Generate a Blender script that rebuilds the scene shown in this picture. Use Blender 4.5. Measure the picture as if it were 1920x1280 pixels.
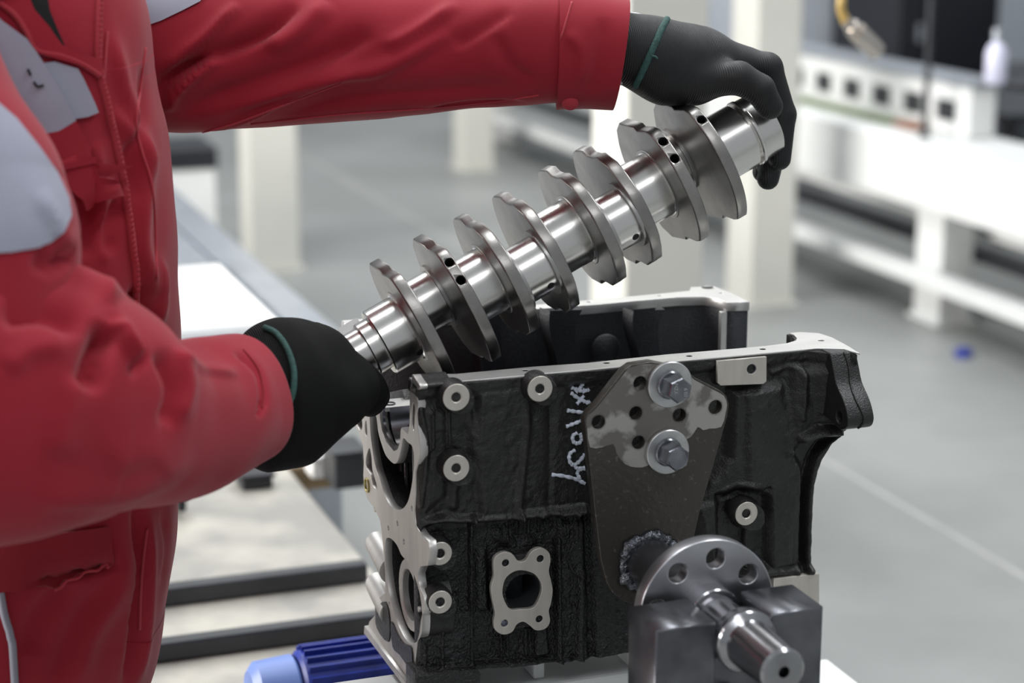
import bpy, bmesh, math, random
import numpy as np
from mathutils import Vector, Matrix, noise
from mathutils.bvhtree import BVHTree
from mathutils.geometry import delaunay_2d_cdt
random.seed(4); np.random.seed(4)
R = math.radians
for o in list(bpy.data.objects): bpy.data.objects.remove(o)
SC = bpy.context.scene; COL = SC.collection

# ---------------------------------------------------------------- camera, world, light
PITCH, YAW = R(14), R(19.8)
FPX = 70/36*1920
CAM = np.array([-0.52313, -1.70905, 1.53698])
cd = bpy.data.cameras.new('camera'); cam = bpy.data.objects.new('camera', cd); COL.objects.link(cam)
cd.lens = 70; cd.sensor_width = 36; cd.clip_end = 100
cam.location = CAM; cam.rotation_euler = (R(90)-PITCH, 0, -YAW)
cd.dof.use_dof = True; cd.dof.focus_distance = 1.97; cd.dof.aperture_fstop = 3.6
SC.camera = cam
SC.view_settings.view_transform = 'Standard'; SC.view_settings.look = 'None'
SC.view_settings.exposure = 0.0; SC.view_settings.gamma = 1; SC.view_settings.use_curve_mapping = False
w = bpy.data.worlds.new('daylight'); SC.world = w; w.use_nodes = True
bg = w.node_tree.nodes['Background']; bg.inputs[0].default_value = (.90, .95, 1, 1); bg.inputs[1].default_value = .38
def area(name, loc, rot, sx, sy, power, col=(1, 1, 1)):
    l = bpy.data.lights.new(name, 'AREA'); l.shape = 'RECTANGLE'; l.size = sx; l.size_y = sy; l.energy = power; l.color = col
    o = bpy.data.objects.new(name, l); COL.objects.link(o); o.location = loc; o.rotation_euler = rot
area('window_light', (-5.5, 2.4, 2.6), (0, R(-84), 0), 2.6, 5.5, 800, (1, .97, .93))
area('roof_light', (-.6, 2.6, 5.2), (R(-14), R(-6), 0), 1.2, 4.5, 210, (.95, .98, 1))
area('roof_light_side', (2.6, .2, 5.2), (0, R(14), 0), .9, 4.5, 150, (.95, .98, 1))
area('front_fill_light', (-1.2, -3.6, 4.6), (R(38), R(-8), 0), 3.2, .8, 45, (.97, .98, 1))  # added unseen fill behind the camera, brightens the block's front faces
area('hall_light', (3.5, 7.5, 5.5), (0, 0, 0), 6, 6, 330, (.97, .99, 1))

fw = np.array([math.sin(YAW)*math.cos(PITCH), math.cos(YAW)*math.cos(PITCH), -math.sin(PITCH)])
rt = np.array([math.cos(YAW), -math.sin(YAW), 0.0]); up = np.cross(rt, fw)
# measuring helpers: where the sight line of a photo point meets a plane of the room
def ray(u, v): return fw + rt*(u-960)/FPX - up*(v-640)/FPX
def on(u, v, ax, val):
    r = ray(u, v); return CAM + r*((val-CAM[ax])/r[ax])
def Wy(u, v, y): return on(u, v, 1, y)
def proj(P):
    q = np.asarray(P)-CAM; z = q@fw; return 960+FPX*(q@rt)/z, 640-FPX*(q@up)/z, z

# ---------------------------------------------------------------- materials
def mat(name, col, rough=.5, metal=0, var=.0, vscale=30, bump=0, bscale=200, stretch=(1, 1, 1), rvar=0, col2=None, sheen=0, coat=0, dist=.001, detail=4, lo=.35, hi=.65, spec=.5):
    m = bpy.data.materials.new(name); m.use_nodes = True; nt = m.node_tree; N = nt.nodes; L = nt.links
    b = N['Principled BSDF']
    b.inputs['Base Color'].default_value = (*col, 1); b.inputs['Roughness'].default_value = rough; b.inputs['Metallic'].default_value = metal
    b.inputs['Specular IOR Level'].default_value = spec
    if sheen: b.inputs['Sheen Weight'].default_value = sheen; b.inputs['Sheen Roughness'].default_value = .5
    if coat: b.inputs['Coat Weight'].default_value = coat; b.inputs['Coat Roughness'].default_value = .15
    tc = N.new('ShaderNodeTexCoord'); mp = N.new('ShaderNodeMapping'); mp.inputs['Scale'].default_value = stretch
    L.new(tc.outputs['Object'], mp.inputs[0])
    if var or col2:
        n = N.new('ShaderNodeTexNoise'); n.inputs['Scale'].default_value = vscale; n.inputs['Detail'].default_value = detail
        L.new(mp.outputs[0], n.inputs['Vector'])
        r = N.new('ShaderNodeValToRGB'); r.color_ramp.elements[0].position = lo; r.color_ramp.elements[1].position = hi
        c2 = col2 or tuple(c*(1-var) for c in col)
        r.color_ramp.elements[0].color = (*c2, 1); r.color_ramp.elements[1].color = (*col, 1)
        L.new(n.outputs['Fac'], r.inputs[0]); L.new(r.outputs[0], b.inputs['Base Color'])
        if rvar:
            k = N.new('ShaderNodeMapRange'); k.inputs['From Min'].default_value = lo; k.inputs['From Max'].default_value = hi
            k.inputs['To Min'].default_value = rough+rvar; k.inputs['To Max'].default_value = rough
            L.new(n.outputs['Fac'], k.inputs[0]); L.new(k.outputs[0], b.inputs['Roughness'])
    if bump:
        n2 = N.new('ShaderNodeTexNoise'); n2.inputs['Scale'].default_value = bscale; n2.inputs['Detail'].default_value = 3
        L.new(mp.outputs[0], n2.inputs['Vector'])
        bp = N.new('ShaderNodeBump'); bp.inputs['Strength'].default_value = bump; bp.inputs['Distance'].default_value = dist
        L.new(n2.outputs['Fac'], bp.inputs['Height']); L.new(bp.outputs[0], b.inputs['Normal'])
    return m
M = {}
M['cast'] = mat('black_painted_cast_iron', (.0185, .0178, .0170), .29, 0, bump=.9, bscale=620, dist=.0009, rvar=.14, var=.3, vscale=55)
M['castrough'] = mat('rough_black_casting', (.013, .013, .0135), .25, 0, bump=1, bscale=420, dist=.0030, var=.3, vscale=90)
M['castin'] = mat('matt_black_casting', (.034, .037, .043), .55, 0, bump=.8, bscale=420, dist=.0008, var=.2, vscale=200)
M['mach'] = mat('machined_cast_iron', (.60, .585, .56), .42, .7, var=.12, vscale=60, bump=.12, bscale=600, stretch=(1, 1, .25), dist=.0004)
M['machtop'] = mat('milled_top_face', (.66, .65, .63), .38, .7, var=.12, vscale=40, bump=.12, bscale=500, stretch=(.3, 1, 1), dist=.0004)
M['ring'] = mat('faced_boss', (.66, .62, .56), .48, .6, var=.10, vscale=120, bump=.15, bscale=900, stretch=(1, 1, .2), dist=.0003)
M['bore'] = mat('bore_steel', (.42, .43, .47), .22, 1)
M['hole'] = mat('deep_hole', (.006, .006, .007), .6)
M['crank'] = mat('forged_crank_steel', (.37, .355, .338), .35, 1, var=.22, vscale=38, bump=.18, bscale=300, dist=.0006)
M['rim'] = mat('turned_crank_rim', (.50, .49, .48), .38, 1, var=.15, vscale=50, bump=.1, bscale=600, dist=.0004)
M['journal'] = mat('ground_journal_steel', (.80, .78, .75), .25, 1, var=.05, vscale=30, bump=.03, bscale=500, dist=.0003)
M['plate'] = mat('worn_steel_plate', (.47, .455, .43), .40, .85, col2=(.22, .205, .19), vscale=34, bump=.5, bscale=120, dist=.0008, rvar=.1, lo=.42, hi=.5)
M['platedark'] = mat('dark_mill_scale', (.075, .068, .060), .36, .55, col2=(.16, .15, .14), vscale=190, bump=.6, bscale=170, dist=.0010, lo=.25, hi=.38)
M['darksteel'] = mat('oiled_dark_steel', (.18, .183, .20), .32, .9, var=.45, vscale=22, bump=.2, bscale=90, dist=.001)
M['shaft'] = mat('turned_shaft_steel', (.42, .42, .44), .20, 1, var=.25, vscale=30, bump=.06, bscale=300, dist=.0005, stretch=(1, .2, 1))
M['discsteel'] = mat('flange_disc_steel', (.60, .60, .63), .32, 1, var=.2, vscale=18, bump=.12, bscale=160, dist=.0006)
M['bolt'] = mat('zinc_bolt_steel', (.30, .31, .34), .25, 1, var=.35, vscale=70, bump=.2, bscale=200, dist=.0006)
M['washer'] = mat('zinc_washer', (.62, .62, .62), .33, .85, var=.15, vscale=80, bump=.15, bscale=300, dist=.0004)
M['chalk'] = mat('paint_marker', (.74, .79, .90), .8, var=.25, vscale=300)
M['weld'] = mat('weld_bead_metal', (.11, .115, .13), .28, .9, bump=1, bscale=190, dist=.003)
def fabric(name, col, dark, sheen=.15):
    m = mat(name, col, .85, 0, col2=dark, vscale=7, bump=.25, bscale=1500, dist=.0005, sheen=sheen, lo=.3, hi=.62, spec=.25); return m
M['red'] = fabric('red_workwear_cotton', (.325, .014, .029), (.28, .012, .024))
M['redseam'] = fabric('red_seam', (.44, .045, .062), (.40, .035, .05))
M['darkred'] = fabric('red_flap', (.26, .012, .022), (.22, .010, .018))
M['grey'] = fabric('grey_workwear_cotton', (.34, .345, .42), (.30, .305, .375))
M['piping'] = fabric('grey_piping', (.30, .30, .36), (.28, .28, .33))
M['blackcloth'] = fabric('black_undershirt', (.012, .012, .013), (.009, .009, .009))
M['skin'] = mat('skin', (.55, .33, .24), .5, var=.1, vscale=20)
M['hair'] = mat('black_hair', (.012, .010, .009), .5, bump=.6, bscale=300)
M['white_lining'] = mat('white_lining', (.72, .72, .75), .7, bump=.5, bscale=60, dist=.003)
M['band'] = mat('green_elastic', (.035, .105, .092), .75, bump=.8, bscale=500, var=.4, vscale=200)
M['glove'] = mat('black_coated_glove', (.0090, .0095, .0108), .46, 0, bump=.45, bscale=420, dist=.0007, var=.3, vscale=25, rvar=.2, sheen=.02)
def knit(name, m=None, st=.8, sc=190):
    m = m or mat(name, (.0036, .0038, .0036), .75, 0, spec=.25); nt = m.node_tree; N = nt.nodes; L = nt.links
    wv = N.new('ShaderNodeTexWave'); wv.wave_type = 'BANDS'; wv.bands_direction = 'X'; wv.inputs['Scale'].default_value = sc; wv.inputs['Distortion'].default_value = 1.2
    tc = N.new('ShaderNodeTexCoord'); L.new(tc.outputs['Object'], wv.inputs['Vector'])
    bp = N.new('ShaderNodeBump'); bp.inputs['Strength'].default_value = st; bp.inputs['Distance'].default_value = .0008
    L.new(wv.outputs['Fac'], bp.inputs['Height']); L.new(bp.outputs[0], N['Principled BSDF'].inputs['Normal']); return m
M['knit'] = knit('black_knit_glove')
M['glove'] = knit('', mat('black_ribbed_glove', (.0065, .0068, .0078), .45, 0, var=.3, vscale=25, rvar=.2), .45, 150)
M['white'] = mat('white_painted_steel', (.74, .75, .74), .42, var=.06, vscale=6)
M['cream'] = mat('cream_painted_column', (.62, .61, .56), .5, var=.05, vscale=5)
M['greymetal'] = mat('grey_aluminium', (.50, .53, .58), .32, .75, var=.15, vscale=9)
M['darkgrey'] = mat('dark_grey_steel', (.055, .058, .064), .4, .5, var=.3, vscale=12)
M['blackpl'] = mat('black_plastic', (.012, .013, .018), .4)
M['blue'] = mat('blue_paint', (.016, .036, .30), .38, var=.35, vscale=40)
M['lightblue'] = mat('pale_blue_paint', (.14, .22, .52), .4)
M['hose'] = mat('amber_hose', (.47, .32, .10), .35)
M['nickel'] = mat('nickel_fitting', (.70, .64, .58), .22, 1)
M['green'] = mat('green_strip', (.10, .14, .045), .6)
M['rust'] = mat('rusty_end', (.20, .07, .03), .6)
M['bench'] = mat('mottled_bench_top', (.40, .38, .335), .45, .1, col2=(.25, .24, .22), vscale=9, bump=.3, bscale=40, dist=.003)
M['brown'] = mat('brown_board', (.24, .17, .09), .6, var=.3, vscale=20)
M['whitegloss'] = mat('white_reflection_and_box', (.90, .90, .88), .25)  # small box, and the sheets that imitate reflections on the steel table
M['yellowbrass'] = mat('brass_plug', (.45, .38, .16), .35, .9)
def floormat():
    m = mat('grey_epoxy_floor', (.285, .292, .285), .36, 0, col2=(.20, .207, .20), vscale=1.6, bump=.12, bscale=14, dist=.004, lo=.3, hi=.68, rvar=.12); return m
M['floor'] = floormat()
M['line'] = mat('pale_floor_joint', (.42, .42, .40), .5, var=.2, vscale=5)
M['wall'] = mat('pale_blue_grey_wall', (.42, .45, .50), .6, var=.15, vscale=2)

# ---------------------------------------------------------------- object helpers
def empty(name, loc, label, cat, group=None):
    o = bpy.data.objects.new(name, None); COL.objects.link(o); o.location = loc; o.empty_display_size = .05
    o['label'] = label; o['category'] = cat
    if group: o['group'] = group
    return o
def tag(o, label, cat, group=None):
    o['label'] = label; o['category'] = cat
    if group: o['group'] = group
    return o
def wmat(o):
    m = Matrix.Translation(o.location)
    return wmat(o.parent) @ m if o.parent and o.matrix_parent_inverse == Matrix() else (Matrix() if o.parent else m)
def link(name, me, m, parent=None, smooth=False):
    o = bpy.data.objects.new(name, me); COL.objects.link(o)
    if m is not None: me.materials.clear(); me.materials.append(m)
    if parent:
        o.parent = parent
        root = parent
        while root.parent: root = root.parent
        o.matrix_parent_inverse = Matrix.Translation(-root.location) if parent is root else Matrix()
    if smooth:
        me.polygons.foreach_set('use_smooth', [True]*len(me.polygons))
    me.update(); return o
def bmobj(name, bm, m, parent=None, smooth=False):
    bmesh.ops.recalc_face_normals(bm, faces=bm.faces)
    me = bpy.data.meshes.new(name); bm.to_mesh(me); bm.free(); return link(name, me, m, parent, smooth)
def pyobj(name, V, Fc, m, parent=None, smooth=True):
    me = bpy.data.meshes.new(name); me.from_pydata([tuple(map(float, v)) for v in V], [], Fc); me.update()
    return link(name, me, m, parent, smooth)
def box(bm, lo, hi, bev=0, M4=None):
    c = [(a+b)/2 for a, b in zip(lo, hi)]; s = [abs(b-a) for a, b in zip(lo, hi)]
    g = bmesh.ops.create_cube(bm, size=1); vs = g['verts']
    bmesh.ops.scale(bm, vec=s, verts=vs); bmesh.ops.translate(bm, vec=c, verts=vs)
    if bev:
        es = list({e for v in vs for e in v.link_edges}); r = bmesh.ops.bevel(bm, geom=es, offset=bev, segments=2, affect='EDGES', profile=.5)
        if M4: bmesh.ops.transform(bm, matrix=M4, verts=list({v for f in r['faces'] for v in f.verts}))
    elif M4: bmesh.ops.transform(bm, matrix=M4, verts=vs)
def boxobj(name, lo, hi, m, parent=None, bev=.002):
    bm = bmesh.new(); box(bm, lo, hi, bev); return bmobj(name, bm, m, parent)
def frame(d):
    d = Vector(d).normalized(); a = d.orthogonal().normalized(); return a, d.cross(a), d
def lathe(bm, origin, d, prof, n=48, basis=None):
    # prof: list of (t along axis, radius); closed to the axis at both ends
    o = Vector(origin); a, b, d = basis or frame(d); rings = []
    for t, r in prof:
        if r <= 1e-6: rings.append([bm.verts.new(o+d*t)])
        else: rings.append([bm.verts.new(o+d*t+a*(r*math.cos(2*math.pi*i/n))+b*(r*math.sin(2*math.pi*i/n))) for i in range(n)])
    for A, B in zip(rings, rings[1:]):
        if len(A) == 1 and len(B) == 1: continue
        for i in range(n):
            j = (i+1) % n
            if len(A) == 1: bm.faces.new((A[0], B[i], B[j]))
            elif len(B) == 1: bm.faces.new((A[i], B[0], A[j]))
            else: bm.faces.new((A[i], B[i], B[j], A[j]))
def lobj(name, origin, d, prof, m, parent=None, n=48, auto=24):
    bm = bmesh.new(); lathe(bm, origin, d, prof, n); o = bmobj(name, bm, m, parent, True)
    o.data.set_sharp_from_angle(angle=R(auto)); return o
def tube(bm, pts, r, n=10, closed=False):
    pts = [Vector(p) for p in pts]; rings = []; pa = None
    for i, p in enumerate(pts):
        t = (pts[min(i+1, len(pts)-1)]-pts[max(i-1, 0)]).normalized()
        a = (pa - t*pa.dot(t)).normalized() if pa else t.orthogonal().normalized(); pa = a; b = t.cross(a)
        rr = r[i] if isinstance(r, (list, tuple)) else r
        rings.append([bm.verts.new(p+a*rr*math.cos(2*math.pi*k/n)+b*rr*math.sin(2*math.pi*k/n)) for k in range(n)])
    for A, B in zip(rings, rings[1:]):
        for k in range(n): bm.faces.new((A[k], A[(k+1) % n], B[(k+1) % n], B[k]))
    bm.faces.new(rings[0][::-1]); bm.faces.new(rings[-1])
def crv(pts, n=8, closed=False):
    P = [np.array(p, float) for p in pts]; out = []; L = len(P)
    for i in range(L if closed else L-1):
        if closed: a, b, c, d = P[i-1], P[i], P[(i+1) % L], P[(i+2) % L]
        else: a, b, c, d = P[max(i-1, 0)], P[i], P[i+1], P[min(i+2, L-1)]
        for k in range(n):
            t = k/n; out.append(.5*((2*b)+(-a+c)*t+(2*a-5*b+4*c-d)*t*t+(-a+3*b-3*c+d)*t**3))
    if not closed: out.append(P[-1])
    return out
def circ(c, r, n=32, ph=0): return [(c[0]+r*math.cos(2*math.pi*i/n+ph), c[1]+r*math.sin(2*math.pi*i/n+ph)) for i in range(n)]
def plate_mesh(outer, holes, O, A, B, t, bev=.0006, seg=1):
    """flat plate from outlines in the (A,B) plane; thickness t grows along AxB"""
    cu = bpy.data.curves.new('outline', 'CURVE'); cu.dimensions = '2D'; cu.fill_mode = 'BOTH'
    cu.extrude = max(t/2-bev, 1e-5); cu.bevel_depth = bev; cu.bevel_resolution = seg; cu.offset = -bev
    for pl in [outer]+list(holes):
        s = cu.splines.new('POLY'); s.points.add(len(pl)-1)
        for p, q in zip(s.points, pl): p.co = (q[0], q[1], 0, 1)
        s.use_cyclic_u = True
    ob = bpy.data.objects.new('outline', cu); COL.objects.link(ob)
    dg = bpy.context.evaluated_depsgraph_get(); me = bpy.data.meshes.new_from_object(ob.evaluated_get(dg))
    bpy.data.objects.remove(ob); bpy.data.curves.remove(cu)
    A = Vector(A).normalized(); B = Vector(B).normalized(); Nn = A.cross(B)
    Mx = Matrix((( A.x, B.x, Nn.x, 0), (A.y, B.y, Nn.y, 0), (A.z, B.z, Nn.z, 0), (0, 0, 0, 1)))
    me.transform(Matrix.Translation(Vector(O)+Nn*(t/2)) @ Mx)
    bm = bmesh.new(); bm.from_mesh(me); bmesh.ops.remove_doubles(bm, verts=bm.verts, dist=1e-6); bmesh.ops.recalc_face_normals(bm, faces=bm.faces)
    bm.to_mesh(me); bm.free(); return me
def plate(name, outer, holes, O, A, B, t, m, parent=None, bev=.0006, seg=1):
    return link(name, plate_mesh(outer, holes, O, A, B, t, bev, seg), m, parent)
def boolean(o, cutters):
    for c in cutters:
        md = o.modifiers.new('b', 'BOOLEAN'); md.operation = 'DIFFERENCE'; md.object = c; md.solver = 'EXACT'
    dg = bpy.context.evaluated_depsgraph_get(); me = bpy.data.meshes.new_from_object(o.evaluated_get(dg))
    o.modifiers.clear(); o.data = me
    for c in cutters: bpy.data.objects.remove(c)
def sdf_mesh(f, lo, hi, h):
    lo = np.array(lo, float); hi = np.array(hi, float); n = np.ceil((hi-lo)/h).astype(int)+1
    ax = [lo[i]+h*np.arange(n[i]) for i in range(3)]
    vals = np.empty(n, np.float32)
    for i in range(n[0]):
        Y, Z = np.meshgrid(ax[1], ax[2], indexing='ij')
        vals[i] = f(np.stack([np.full_like(Y, ax[0][i]), Y, Z], -1))
    S = vals < 0; c = [S[a:n[0]-1+a, b:n[1]-1+b, d:n[2]-1+d] for a in (0, 1) for b in (0, 1) for d in (0, 1)]
    cnt = sum(x.astype(np.int8) for x in c); mix = (cnt > 0) & (cnt < 8)
    idx = -np.ones(mix.shape, int); cells = np.argwhere(mix); idx[mix] = np.arange(len(cells))
    acc = np.zeros((len(cells), 3)); num = np.zeros(len(cells)); i, j, k = cells.T
    offs = [(a, b, d) for a in (0, 1) for b in (0, 1) for d in (0, 1)]
    for p in range(8):
        for q in range(p+1, 8):
            o1, o2 = np.array(offs[p]), np.array(offs[q])
            if np.abs(o1-o2).sum() != 1: continue
            v1 = vals[i+o1[0], j+o1[1], k+o1[2]]; v2 = vals[i+o2[0], j+o2[1], k+o2[2]]
            m = (v1 < 0) != (v2 < 0); t = np.where(m, v1/(v1-v2+1e-12), 0)
            acc += m[:, None]*(o1+(o2-o1)*t[:, None]); num += m
    V = lo+h*(cells+acc/num[:, None]); Fc = []
    for a in range(3):
        b, c_ = (a+1) % 3, (a+2) % 3
        s1 = [slice(1, -1)]*3; s1[a] = slice(0, n[a]-1); s2 = list(s1); s2[a] = slice(1, n[a])
        E1 = S[tuple(s1)]; E2 = S[tuple(s2)]; e = np.argwhere(E1 != E2)
        sg = E1[tuple(e.T)]; base = e.copy(); base += 1; base[:, a] -= 1
        def cell(db, dc):
            q = base.copy(); q[:, b] += db; q[:, c_] += dc; return idx[tuple(q.T)]
        Q = np.stack([cell(-1, -1), cell(0, -1), cell(0, 0), cell(-1, 0)], 1)
        Q[~sg] = Q[~sg][:, ::-1]; Fc.append(Q)
    return V, np.concatenate(Fc).tolist()
def cap(P, a, b, ra, rb):
    a = np.array(a); b = np.array(b); ba = b-a; t = np.clip(((P-a)@ba)/(ba@ba+1e-12), 0, 1)
    return np.linalg.norm(P-a-t[..., None]*ba, axis=-1)-(ra+(rb-ra)*t)
def smin(a, b, k):
    h = np.clip(.5+.5*(b-a)/k, 0, 1); return b+(a-b)*h-k*h*(1-h)
def relax(o, it=4, lam=.5):
    md = o.modifiers.new('s', 'SMOOTH'); md.iterations = it; md.factor = lam
    dg = bpy.context.evaluated_depsgraph_get(); me = bpy.data.meshes.new_from_object(o.evaluated_get(dg)); o.modifiers.clear(); o.data = me
    me.polygons.foreach_set('use_smooth', [True]*len(me.polygons))
def bvh(o):
    bm = bmesh.new(); bm.from_mesh(o.data); t = BVHTree.FromBMesh(bm); bm.free(); return t
def cast(tree, u, v, off):
    d = Vector(ray(u, v)).normalized(); h = tree.ray_cast(Vector(CAM), d)
    if h[0] is None: return None
    n = h[1]; n = -n if n.dot(d) > 0 else n
    return h[0]+n*off
def drape_line(name, tree, pts, r, m, parent, off=.0005, n=6, step=10, flat=None):
    P = [cast(tree, p[0], p[1], off) for p in crv(pts, step)]; P = [p for p in P if p is not None]
    if len(P) < 3: return None
    for i in range(1, len(P)-1): P[i] = (P[i-1]+P[i]*2+P[i+1])/4
    bm = bmesh.new(); tube(bm, P, r, n); return bmobj(name, bm, m, parent, True)
def drape_patch(name, tree, poly, m, parent, off=.0012, step=9, th=.0015):
    poly = [tuple(p) for p in poly]; us = [p[0] for p in poly]; vs = [p[1] for p in poly]
    pts = []; n = len(poly); bd = []
    for i in range(n):
        a, b = poly[i], poly[(i+1) % n]; L = math.dist(a, b); k = max(1, int(L/step))
        for j in range(k): bd.append((a[0]+(b[0]-a[0])*j/k, a[1]+(b[1]-a[1])*j/k))
    def inside(x, y):
        c = False
        for i in range(n):
            (x1, y1), (x2, y2) = poly[i], poly[(i+1) % n]
            if (y1 > y) != (y2 > y) and x < (x2-x1)*(y-y1)/(y2-y1)+x1: c = not c
        return c
    inner = []
    for x in np.arange(min(us), max(us), step):
        for y in np.arange(min(vs), max(vs), step):
            if inside(x, y) and min((x-q[0])**2+(y-q[1])**2 for q in bd) > (step*.6)**2: inner.append((x, y))
    allp = bd+inner
    r = delaunay_2d_cdt([Vector(p) for p in allp], [], [list(range(len(bd)))], 1, 1e-4)
    V = []; ok = []
    for p in r[0]:
        q = cast(tree, p.x, p.y, off); ok.append(q is not None); V.append(q or Vector((0, 0, 0)))
    F = [list(f) for f in r[2] if all(ok[i] for i in f) and max((V[f[0]]-V[f[1]]).length, (V[f[1]]-V[f[2]]).length) < .035]
    used = sorted({i for f in F for i in f}); mp = {i: k for k, i in enumerate(used)}
    V = [V[i] for i in used]; F = [[mp[i] for i in f] for f in F]
    o = pyobj(name, V, F, m, parent)
    bm = bmesh.new(); bm.from_mesh(o.data); bmesh.ops.recalc_face_normals(bm, faces=bm.faces)
    d = sum((f.normal.dot(Vector(CAM)-f.calc_center_median()) for f in bm.faces))
    if d < 0: bmesh.ops.reverse_faces(bm, faces=bm.faces)
    bm.normal_update(); bmesh.ops.solidify(bm, geom=bm.faces[:], thickness=-th if False else th)
    bm.to_mesh(o.data); bm.free(); o.data.polygons.foreach_set('use_smooth', [True]*len(o.data.polygons)); o.data.set_sharp_from_angle(angle=R(50))
    return o
def loft(name, st, m, parent, folds=(), nseg=120, sub=14, cap0=True, cap1=True, nz=.002, nsc=9, open_end=0):
    """st: (u, v, y, half-width px, depth radius m) down the middle of the sleeve; folds: (points, width px, height m)"""
    C = [Wy(s[0], s[1], s[2]) for s in st]
    K = [np.array([*c, s[3]/FPX*proj(c)[2], s[4]]) for c, s in zip(C, st)]
    K = np.array(crv(K, sub)); n = len(K); cen = K[:, :3]; V = []; T = np.gradient(cen, axis=0); T /= np.linalg.norm(T, axis=1)[:, None]
    th = np.linspace(0, 2*np.pi, nseg, endpoint=False); rings = []; nrm = []
    for i in range(n):
        vd = cen[i]-CAM; vd /= np.linalg.norm(vd); Nn = np.cross(T[i], vd); Nn /= np.linalg.norm(Nn); D = np.cross(Nn, T[i])
        if D@vd > 0: D = -D
        c, s = np.cos(th), np.sin(th); e = .92
        cc = np.sign(c)*np.abs(c)**e; ss = np.sign(s)*np.abs(s)**e
        rings.append(cen[i]+np.outer(cc*K[i, 3], Nn)+np.outer(ss*K[i, 4], D)); q = np.outer(c/K[i, 3], Nn)+np.outer(s/K[i, 4], D); nrm.append(q/np.linalg.norm(q, axis=1)[:, None])
    P = np.array(rings); Nr = np.array(nrm); S = P.reshape(-1, 3); NN = Nr.reshape(-1, 3)
    q = S-CAM; z = q@fw; U = 960+FPX*(q@rt)/z; Vv = 640-FPX*(q@up)/z
    face = np.clip(-(q/np.linalg.norm(q, axis=1)[:, None]*NN).sum(1)*1.6+.15, 0, 1)
    disp = np.zeros(len(S))
    for pts, wd, hgt in folds:
        pp = np.array(crv(pts, 6)); best = np.full(len(S), 1e9); tt = np.zeros(len(S)); Lc = np.arange(len(pp)-1)/(len(pp)-1)
        side = np.zeros(len(S))
        for a, b, l in zip(pp[:-1], pp[1:], Lc):
            ab = b-a; t = np.clip(((U-a[0])*ab[0]+(Vv-a[1])*ab[1])/(ab@ab+1e-9), 0, 1)
            dx = U-a[0]-t*ab[0]; dy = Vv-a[1]-t*ab[1]; d = np.hypot(dx, dy); sm = d < best
            best = np.where(sm, d, best); tt = np.where(sm, l+t/(len(pp)-1), tt); side = np.where(sm, np.sign(ab[0]*dy-ab[1]*dx), side)
        env = np.clip(np.sin(np.pi*np.clip(tt, .02, .98))*1.6, 0, 1)
        wdd = wd*np.where(side > 0, .62, 1.25)
        disp += hgt*np.exp(-(best/wdd)**2)*env*face
    if nz:
        disp += np.array([noise.noise(Vector(p*nsc))*nz*1.6+noise.noise(Vector(p*nsc*2.7))*nz*.7 for p in S])
    S = S+NN*disp[:, None]
    F = [(i*nseg+k, i*nseg+(k+1) % nseg, (i+1)*nseg+(k+1) % nseg, (i+1)*nseg+k) for i in range(n-1) for k in range(nseg)]
    V = list(S)
    if cap0: V.append(cen[0]); c = len(V)-1; F += [(c, (k+1) % nseg, k) for k in range(nseg)]
    if cap1:
        b = (n-1)*nseg
        if open_end:  # turned-in hem with a hollow
            base = len(V); inn = cen[-1]+(S[b:]-cen[-1])*.93-T[-1]*0.0; V += list(inn); base2 = len(V); V += list(inn-T[-1]*open_end)
            V.append(cen[-1]-T[-1]*open_end); c = len(V)-1
            for k in range(nseg):
                k2 = (k+1) % nseg; F += [(b+k, b+k2, base+k2, base+k), (base+k, base+k2, base2+k2, base2+k), (base2+k, base2+k2, c)]
        else:
            V.append(cen[-1]); c = len(V)-1; F += [(c, b+k, b+(k+1) % nseg) for k in range(nseg)]
    return pyobj(name, V, F, m, parent)

# ================================================================= SETTING
bm = bmesh.new(); box(bm, (-7, -4, -.1), (14, 26, 0)); o = bmobj('floor', bm, M['floor']); o['kind'] = 'structure'
for nm, x0, x1 in (('trim_1', 1.60, 1.622),):
    pass
a = on(1560, 872, 2, 0); b = on(1920, 1080, 2, 0)
o = boxobj('trim_1', ((a[0]+b[0])/2-.008, -2, 0), ((a[0]+b[0])/2+.008, 12, .0015), M['line'], bev=0); o['kind'] = 'structure'
o = boxobj('wall_back', (-7, 25.6, 0), (14, 25.9, 6), M['wall'], bev=0); o['kind'] = 'structure'

def column(u, v0, xw, yw, label, depth_y=None, h=5.0):
    if depth_y is None: p = on(u, v0, 2, 0)
    else: p = on(u, v0, 1, depth_y)
    x, y = p[0], p[1]
    c = empty('square_column', (x+xw/2, y+yw/2, 0), label, 'column')
    boxobj('shaft', (x, y, .012), (x+xw, y+yw, h), M['cream'], c, .006)
    boxobj('base_plate', (x-.015, y-.015, 0), (x+xw+.015, y+yw+.015, .012), M['cream'], c, .002)
    return c
column(472, 512, .185, .16, 'white square column leftmost, rising behind the steel table left of the crankshaft')
column(1175, 300, .185, .20, 'widest cream and white column, directly behind the crankshaft and block', depth_y=2.15)
column(868, 322, .16, .15, 'farthest slim white column, seen under the outstretched red sleeve')
column(1405, 578, .165, .19, 'white column just right of the crankshaft end, beside the far glove')

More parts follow.
